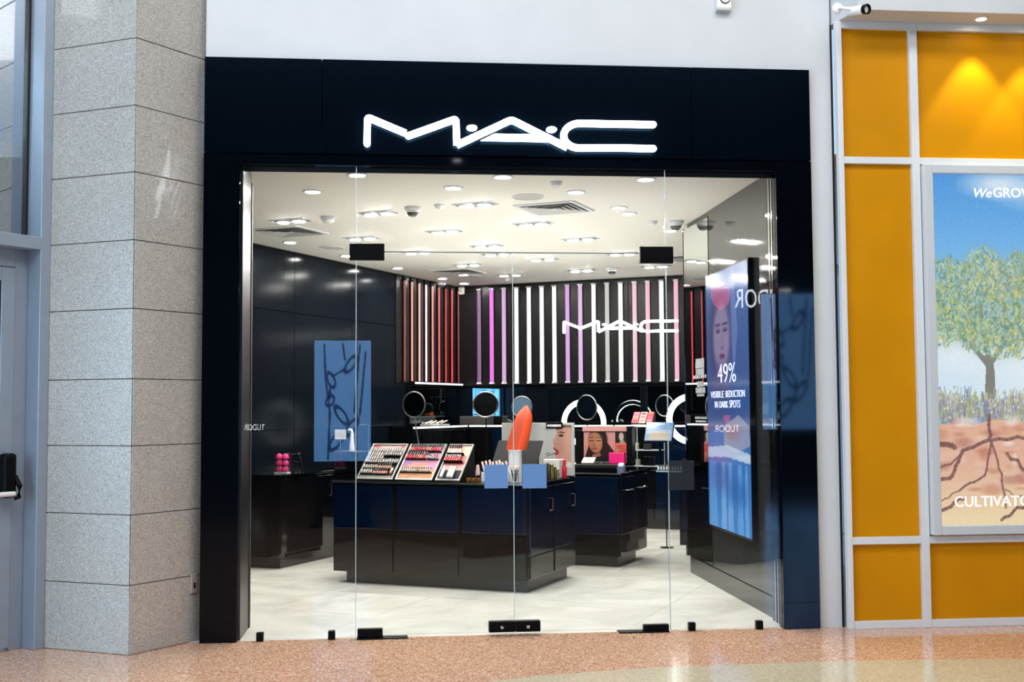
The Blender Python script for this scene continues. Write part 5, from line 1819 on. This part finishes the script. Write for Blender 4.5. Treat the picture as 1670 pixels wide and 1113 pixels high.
sb = SV(457, 776, -4.9)
c_ = S(.32, -4.86, TOP)
bxv = SV(446.5, 776, -4.88)[0], SV(468, 776, -4.88)[0]
sz_ = SV(457, 739, -4.88)[1] - TOP
sb = grid_thing('sponge_box', 'clear box of hot pink sponges on the black side counter', 'box', bxv[0], -4.88, TOP)
wd = bxv[1] - bxv[0]
MB().box(0, wd, 0, .06, 0, .018).build('base', M_lightgrey, sb, bevel=.002)
for (a, b, c1, d1) in ((0, .003, 0, .06), (wd - .003, wd, 0, .06), (.003, wd - .003, 0, .003), (.003, wd - .003, .057, .06)):
    MB().box(a, b, c1, d1, .018, sz_).build('clear_wall', M_acrylic, sb)
sp_ = thing('makeup_sponge', 'x', 'sponge')
rr = wd / 4 - .004
hh_ = (sz_ - .02) / 3.1
MB().lathe([(rr * .5, 0), (rr * .95, hh_ * .2), (rr, hh_ * .42), (rr * .75, hh_ * .75), (rr * .3, hh_ * .97), (.0001, hh_)], 16).build('body', M_sponge, sp_, smooth=True)
MB().lathe([(rr * 1.0, hh_ * .4), (rr * 1.005, hh_ * .46)], 16, cap=False).build('seam', M_pink, sp_)
k = 0
for z_ in range(3):
    for x_ in range(2):
        o = sp_ if k == 0 else dup(sp_)
        o.matrix_world = Matrix.Translation(S(bxv[0] + wd * (.27 + .46 * x_), -4.85, TOP + .019 + z_ * hh_))
        o['label'] = 'hot pink teardrop sponge in the %s layer of the clear box, %s side' % (['bottom', 'middle', 'top'][z_], ['wall', 'aisle'][x_])
        o['group'] = 'pink sponges in the clear box'
        k += 1
v = SV(489, 772, -4.8)[0]
sc_ = grid_thing('curler_stand', 'black bent stand with a silver foot beside the pink sponges', 'stand', v, -4.8, TOP)
MB().lathe([(.045, 0), (.045, .008), (.02, .02), (.0001, .022)], 24).build('foot', M_chrome, sc_, smooth=True)
MB().tube([(.03, 0, .01), (.02, 0, .06), (.0, 0, .14), (-.02, 0, .18)], .008, 10).build('arm', M_matte_black, sc_, smooth=True)
MB().tube([(-.005, 0, .09), (-.04, 0, .1), (-.075, 0, .115)], .01, 10).build('lower_bracket', M_matte_black, sc_, smooth=True)
MB().box(-.075, -.005, -.025, .025, .178, .192).build('top_plate', M_chrome, sc_, bevel=.005)
# block with a card and a white bottle
v0, v1 = SV(545, 770, -4.35)[0], SV(583, 770, -4.35)[0]
bz = SV(560, 738, -4.35)[1] - TOP
db = grid_thing('display_block', 'dark display block at the end of the side counter', 'display block', v0, -4.35, 0)
MB().box(0, v1 - v0, 0, .25, .0, TOP + bz).build('block', M_black, db, bevel=.004)
MB().box(-.003, v1 - v0 + .003, -.003, .253, TOP + bz, TOP + bz + .008).build('top_sheet', M_steel, db)
BZ = TOP + bz + .008
cw0, cw1 = SV(546, 717, -4.3)[0], SV(564, 717, -4.3)[0]
cz0, cz1 = SV(555, 717, -4.3)[1], SV(555, 701, -4.3)[1]
cdh = grid_thing('card_stand', 'white price card on a thin post on the dark block', 'card', (cw0 + cw1) / 2, -4.3, BZ)
MB().box((cw0 - cw1) / 2, (cw1 - cw0) / 2, 0, .004, cz0 - BZ, cz1 - BZ).build('card', M_white_flat, cdh)
MB().tube([(0, .004, .004), (0, .004, cz0 - BZ)], .003, 6).build('post', M_chrome, cdh)
MB().lathe([(.025, 0), (.025, .005)], 16, c=(0, .004, 0)).build('base', M_chrome, cdh)
v = SV(574, 735, -4.3)[0]
wbt = grid_thing('white_bottle', 'tall white bottle with a curved neck on the dark block', 'bottle', v, -4.3, BZ)
h_ = SV(574, 700, -4.3)[1] - BZ
MB().lathe([(.026, 0), (.028, .006), (.022, h_ * .35), (.015, h_ * .6), (.018, h_ * .8)], 16).build('body', M_white_gloss, wbt, smooth=True)
MB().tube([(0, 0, h_ * .78), (0, 0, h_ * .9), (-.015, 0, h_ * .97), (-.04, 0, h_ * .95)], .012, 10).build('pump_head', M_white_gloss, wbt, smooth=True)

# tools on the make-up stations
for k, (v, u, lb_) in enumerate(((.2, -1.2, 'side wall station, by the mirror end'), (.2, -.9, 'side wall station, further toward the corner'))):
    bp2 = grid_thing('brush_roll', 'heap of pale brushes in a tray on the ' + lb_, 'brushes', v, u, SH)
    MB().box(-.08, .08, -.1, .1, 0, .02).build('tray', M_lightgrey, bp2, bevel=.004)
    for j in range(6):
        MB().tube([(-.06 + .022 * j, -.09, .03), (-.05 + .02 * j, .09, .045 + .008 * (j % 3))], .008, 7).build('brush', [M_white_gloss, M_silver, M_skinpink][j % 3], bp2)
ch = grid_thing('dryer_holder', 'grey equipment case on the rear corner station', 'case', .4, -.35, SH)
MB().box(-.2, .2, 0, .2, 0, .11).build('body', mat('grey case', rgb(58, 54, 54), .5), ch, bevel=.01)
MB().tube([(-.06, .1, .11), (-.06, .1, .13), (.06, .1, .13), (.06, .1, .11)], .006, 8).build('handle', M_matte_black, ch)

# ------------------------------------------------------------------ across the walkway (seen as reflections in the glass)
YO = -14.03


def shield(mb, cx, cz, s_, y0, y1):
    mb.prism([(cx - .4 * s_, cz + .5 * s_), (cx - .2 * s_, cz + .42 * s_), (cx, cz + .5 * s_), (cx + .2 * s_, cz + .42 * s_), (cx + .4 * s_, cz + .5 * s_), (cx + .4 * s_, cz), (cx + .28 * s_, cz - .3 * s_), (cx, cz - .5 * s_), (cx - .28 * s_, cz - .3 * s_), (cx - .4 * s_, cz)], y0, y1, 'y')


M_tw = mat('opposite letters', (1, 1, 1, 1), .4, emit=(.9, .95, 1, 1), strength=15)
M_tr = mat('opposite shield', (.6, .05, .1, 1), .4, emit=(.9, .06, .14, 1), strength=7)


def far_sign(label, txt, px0, px1, py0, py1, yv, shield_at=None, y_plane=0.):
    """px box of the reflection -> real sign on the far side, facing the shop"""
    a, b = F(px0, py0, yv), F(px1, py1, yv)
    t_ = thing('shop_sign', label, 'sign', ((a.x + b.x) / 2, -yv, (a.z + b.z) / 2), math.pi)
    h_ = abs(a.z - b.z)
    wd = abs(b.x - a.x)
    if txt:
        sh_ = .26 * wd if shield_at in ('l', 'r') else 0
        off = {'l': sh_ / 2, 'r': -sh_ / 2}.get(shield_at, 0)
        lettering(txt, h_ * 1.35 if shield_at != 't' else h_ * .62, M_tw, t_, off, -h_ * .48, -.02, width=(wd - sh_) * .97, bold=.0)
    mb = MB()
    if shield_at == 'l':
        shield(mb, -wd / 2 + .09 * wd, 0, h_ * 1.2, -.03, 0)
    elif shield_at == 'r':
        shield(mb, wd / 2 - .09 * wd, 0, h_ * 1.2, -.03, 0)
    elif shield_at == 't':
        shield(mb, 0, h_ * .35, h_ * .5, -.03, 0)
    if shield_at:
        mb.build('shield', M_tr, t_)
    return t_


M_opp = ink('opposite backlit print', .2, 10, False)


def far_poster(label, px0, px1, py0, py1, yv, seed, freestand):
    a, b = F(px0, py0, yv), F(px1, py1, yv)
    wd, h_ = abs(b.x - a.x), abs(a.z - b.z)
    z0 = min(a.z, b.z)
    t_ = thing('advert_totem' if freestand else 'wall_poster', label, 'poster', ((a.x + b.x) / 2, -yv, 0 if freestand else z0), math.pi)
    zz_ = z0 if freestand else 0
    P_ = Paint(70, 130, (104, 160, 222))
    P_.vgrad(0, 1, (106, 162, 226), (96, 152, 214))
    rg = np.random.default_rng(seed)
    ch_ = (28, 56, 104)
    for (cx, cy, rx, ry, ro) in ((.36, .2, .14, .055, .5), (.7, .33, .1, .06, -.6), (.72, .5, .09, .05, .3), (.52, .62, .16, .055, -.5), (.34, .72, .15, .055, .5), (.62, .84, .15, .06, .4)):
        P_.ell(cx, cy, rx, ry, ch_, .95, .12, ro)
        P_.ell(cx, cy, rx * .62, ry * .55, (102, 158, 220), 1, .12, ro)
    for q in ([(.5, .03), (.46, .16)], [(.2, .04), (.3, .6)], [(.1, .1), (.2, .62)], [(.82, .04), (.8, .3), (.72, .6), (.75, .98)], [(.46, .24), (.68, .3)], [(.72, .4), (.72, .48)]):
        P_.line(q, .018, ch_, .9)
    P_.mesh('print', wd, h_, M_opp, t_, -.032, z0=zz_)
    MB().box(-wd / 2 - .02, wd / 2 + .02, -.03, .05, zz_ - .02, zz_ + h_ + .02).build('housing', M_black, t_, bevel=.004)
    if freestand:
        MB().box(-wd / 2, wd / 2, -.03, .05, .03, zz_ - .02).build('pedestal', M_navy, t_, bevel=.004)
        MB().box(-wd / 2 - .05, wd / 2 + .05, -.12, .14, 0, .03).build('foot_plate', M_matte_black, t_, bevel=.004)
    return t_


far_poster('blue chain patterned advertising totem standing beside the photographer', 513, 605, 556, 752, 7.3, 1, True)
far_poster('blue chain patterned wall poster across the walkway', 1240, 1335, 480, 700, 18.98, 2, False)
far_sign('white lettered shop sign with a red shield across the walkway', 'TUDOR', 1163, 1290, 470, 503, 18.98, 'r')
far_sign('small lettered sign under a red shield across the walkway', 'TUDOR', 1164, 1206, 680, 705, 18.98, 't')
far_sign('small white lettered sign low across the walkway', 'TUDOR', 398, 432, 692, 702, 18.98)
far_sign('red shield with one white letter at the far end of the walkway', 'T', 1575, 1626, 441, 475, 18.98, 'l')

# mall downlights over the walkway
ml = thing('mall_downlight', 'x', 'light')
MB().lathe([(.13, 0), (.13, -.01), (.1, -.014), (.098, -.002)], 28, cap=False).build('trim_ring', M_white_metal, ml, smooth=True)
MB().lathe([(.098, -.003), (.09, -.008), (.0001, -.01)], 24).build('lens', mat('mall lens', (1, 1, 1, 1), .4, emit=(1, .98, .95, 1), strength=22), ml, smooth=True)


def virt_ceiling(px, py, z):
    d = F(px, py, 0) - CAM
    p_ = CAM + d * ((z - EYE) / d.z)
    return Vector((p_.x, -p_.y, z))


for k, (px, py) in enumerate(((450, 240), (745, 262), (1310, 410), (900, 200), (1200, 180))):
    p_ = virt_ceiling(px, py, MALL_CEIL)
    o = ml if k == 0 else dup(ml)
    p_.y = max(p_.y, -18.5)
    o.location = p_
    o['label'] = 'round mall downlight over the walkway, %s of five' % ORD[k + 1]
    o['group'] = 'mall downlights over the walkway'
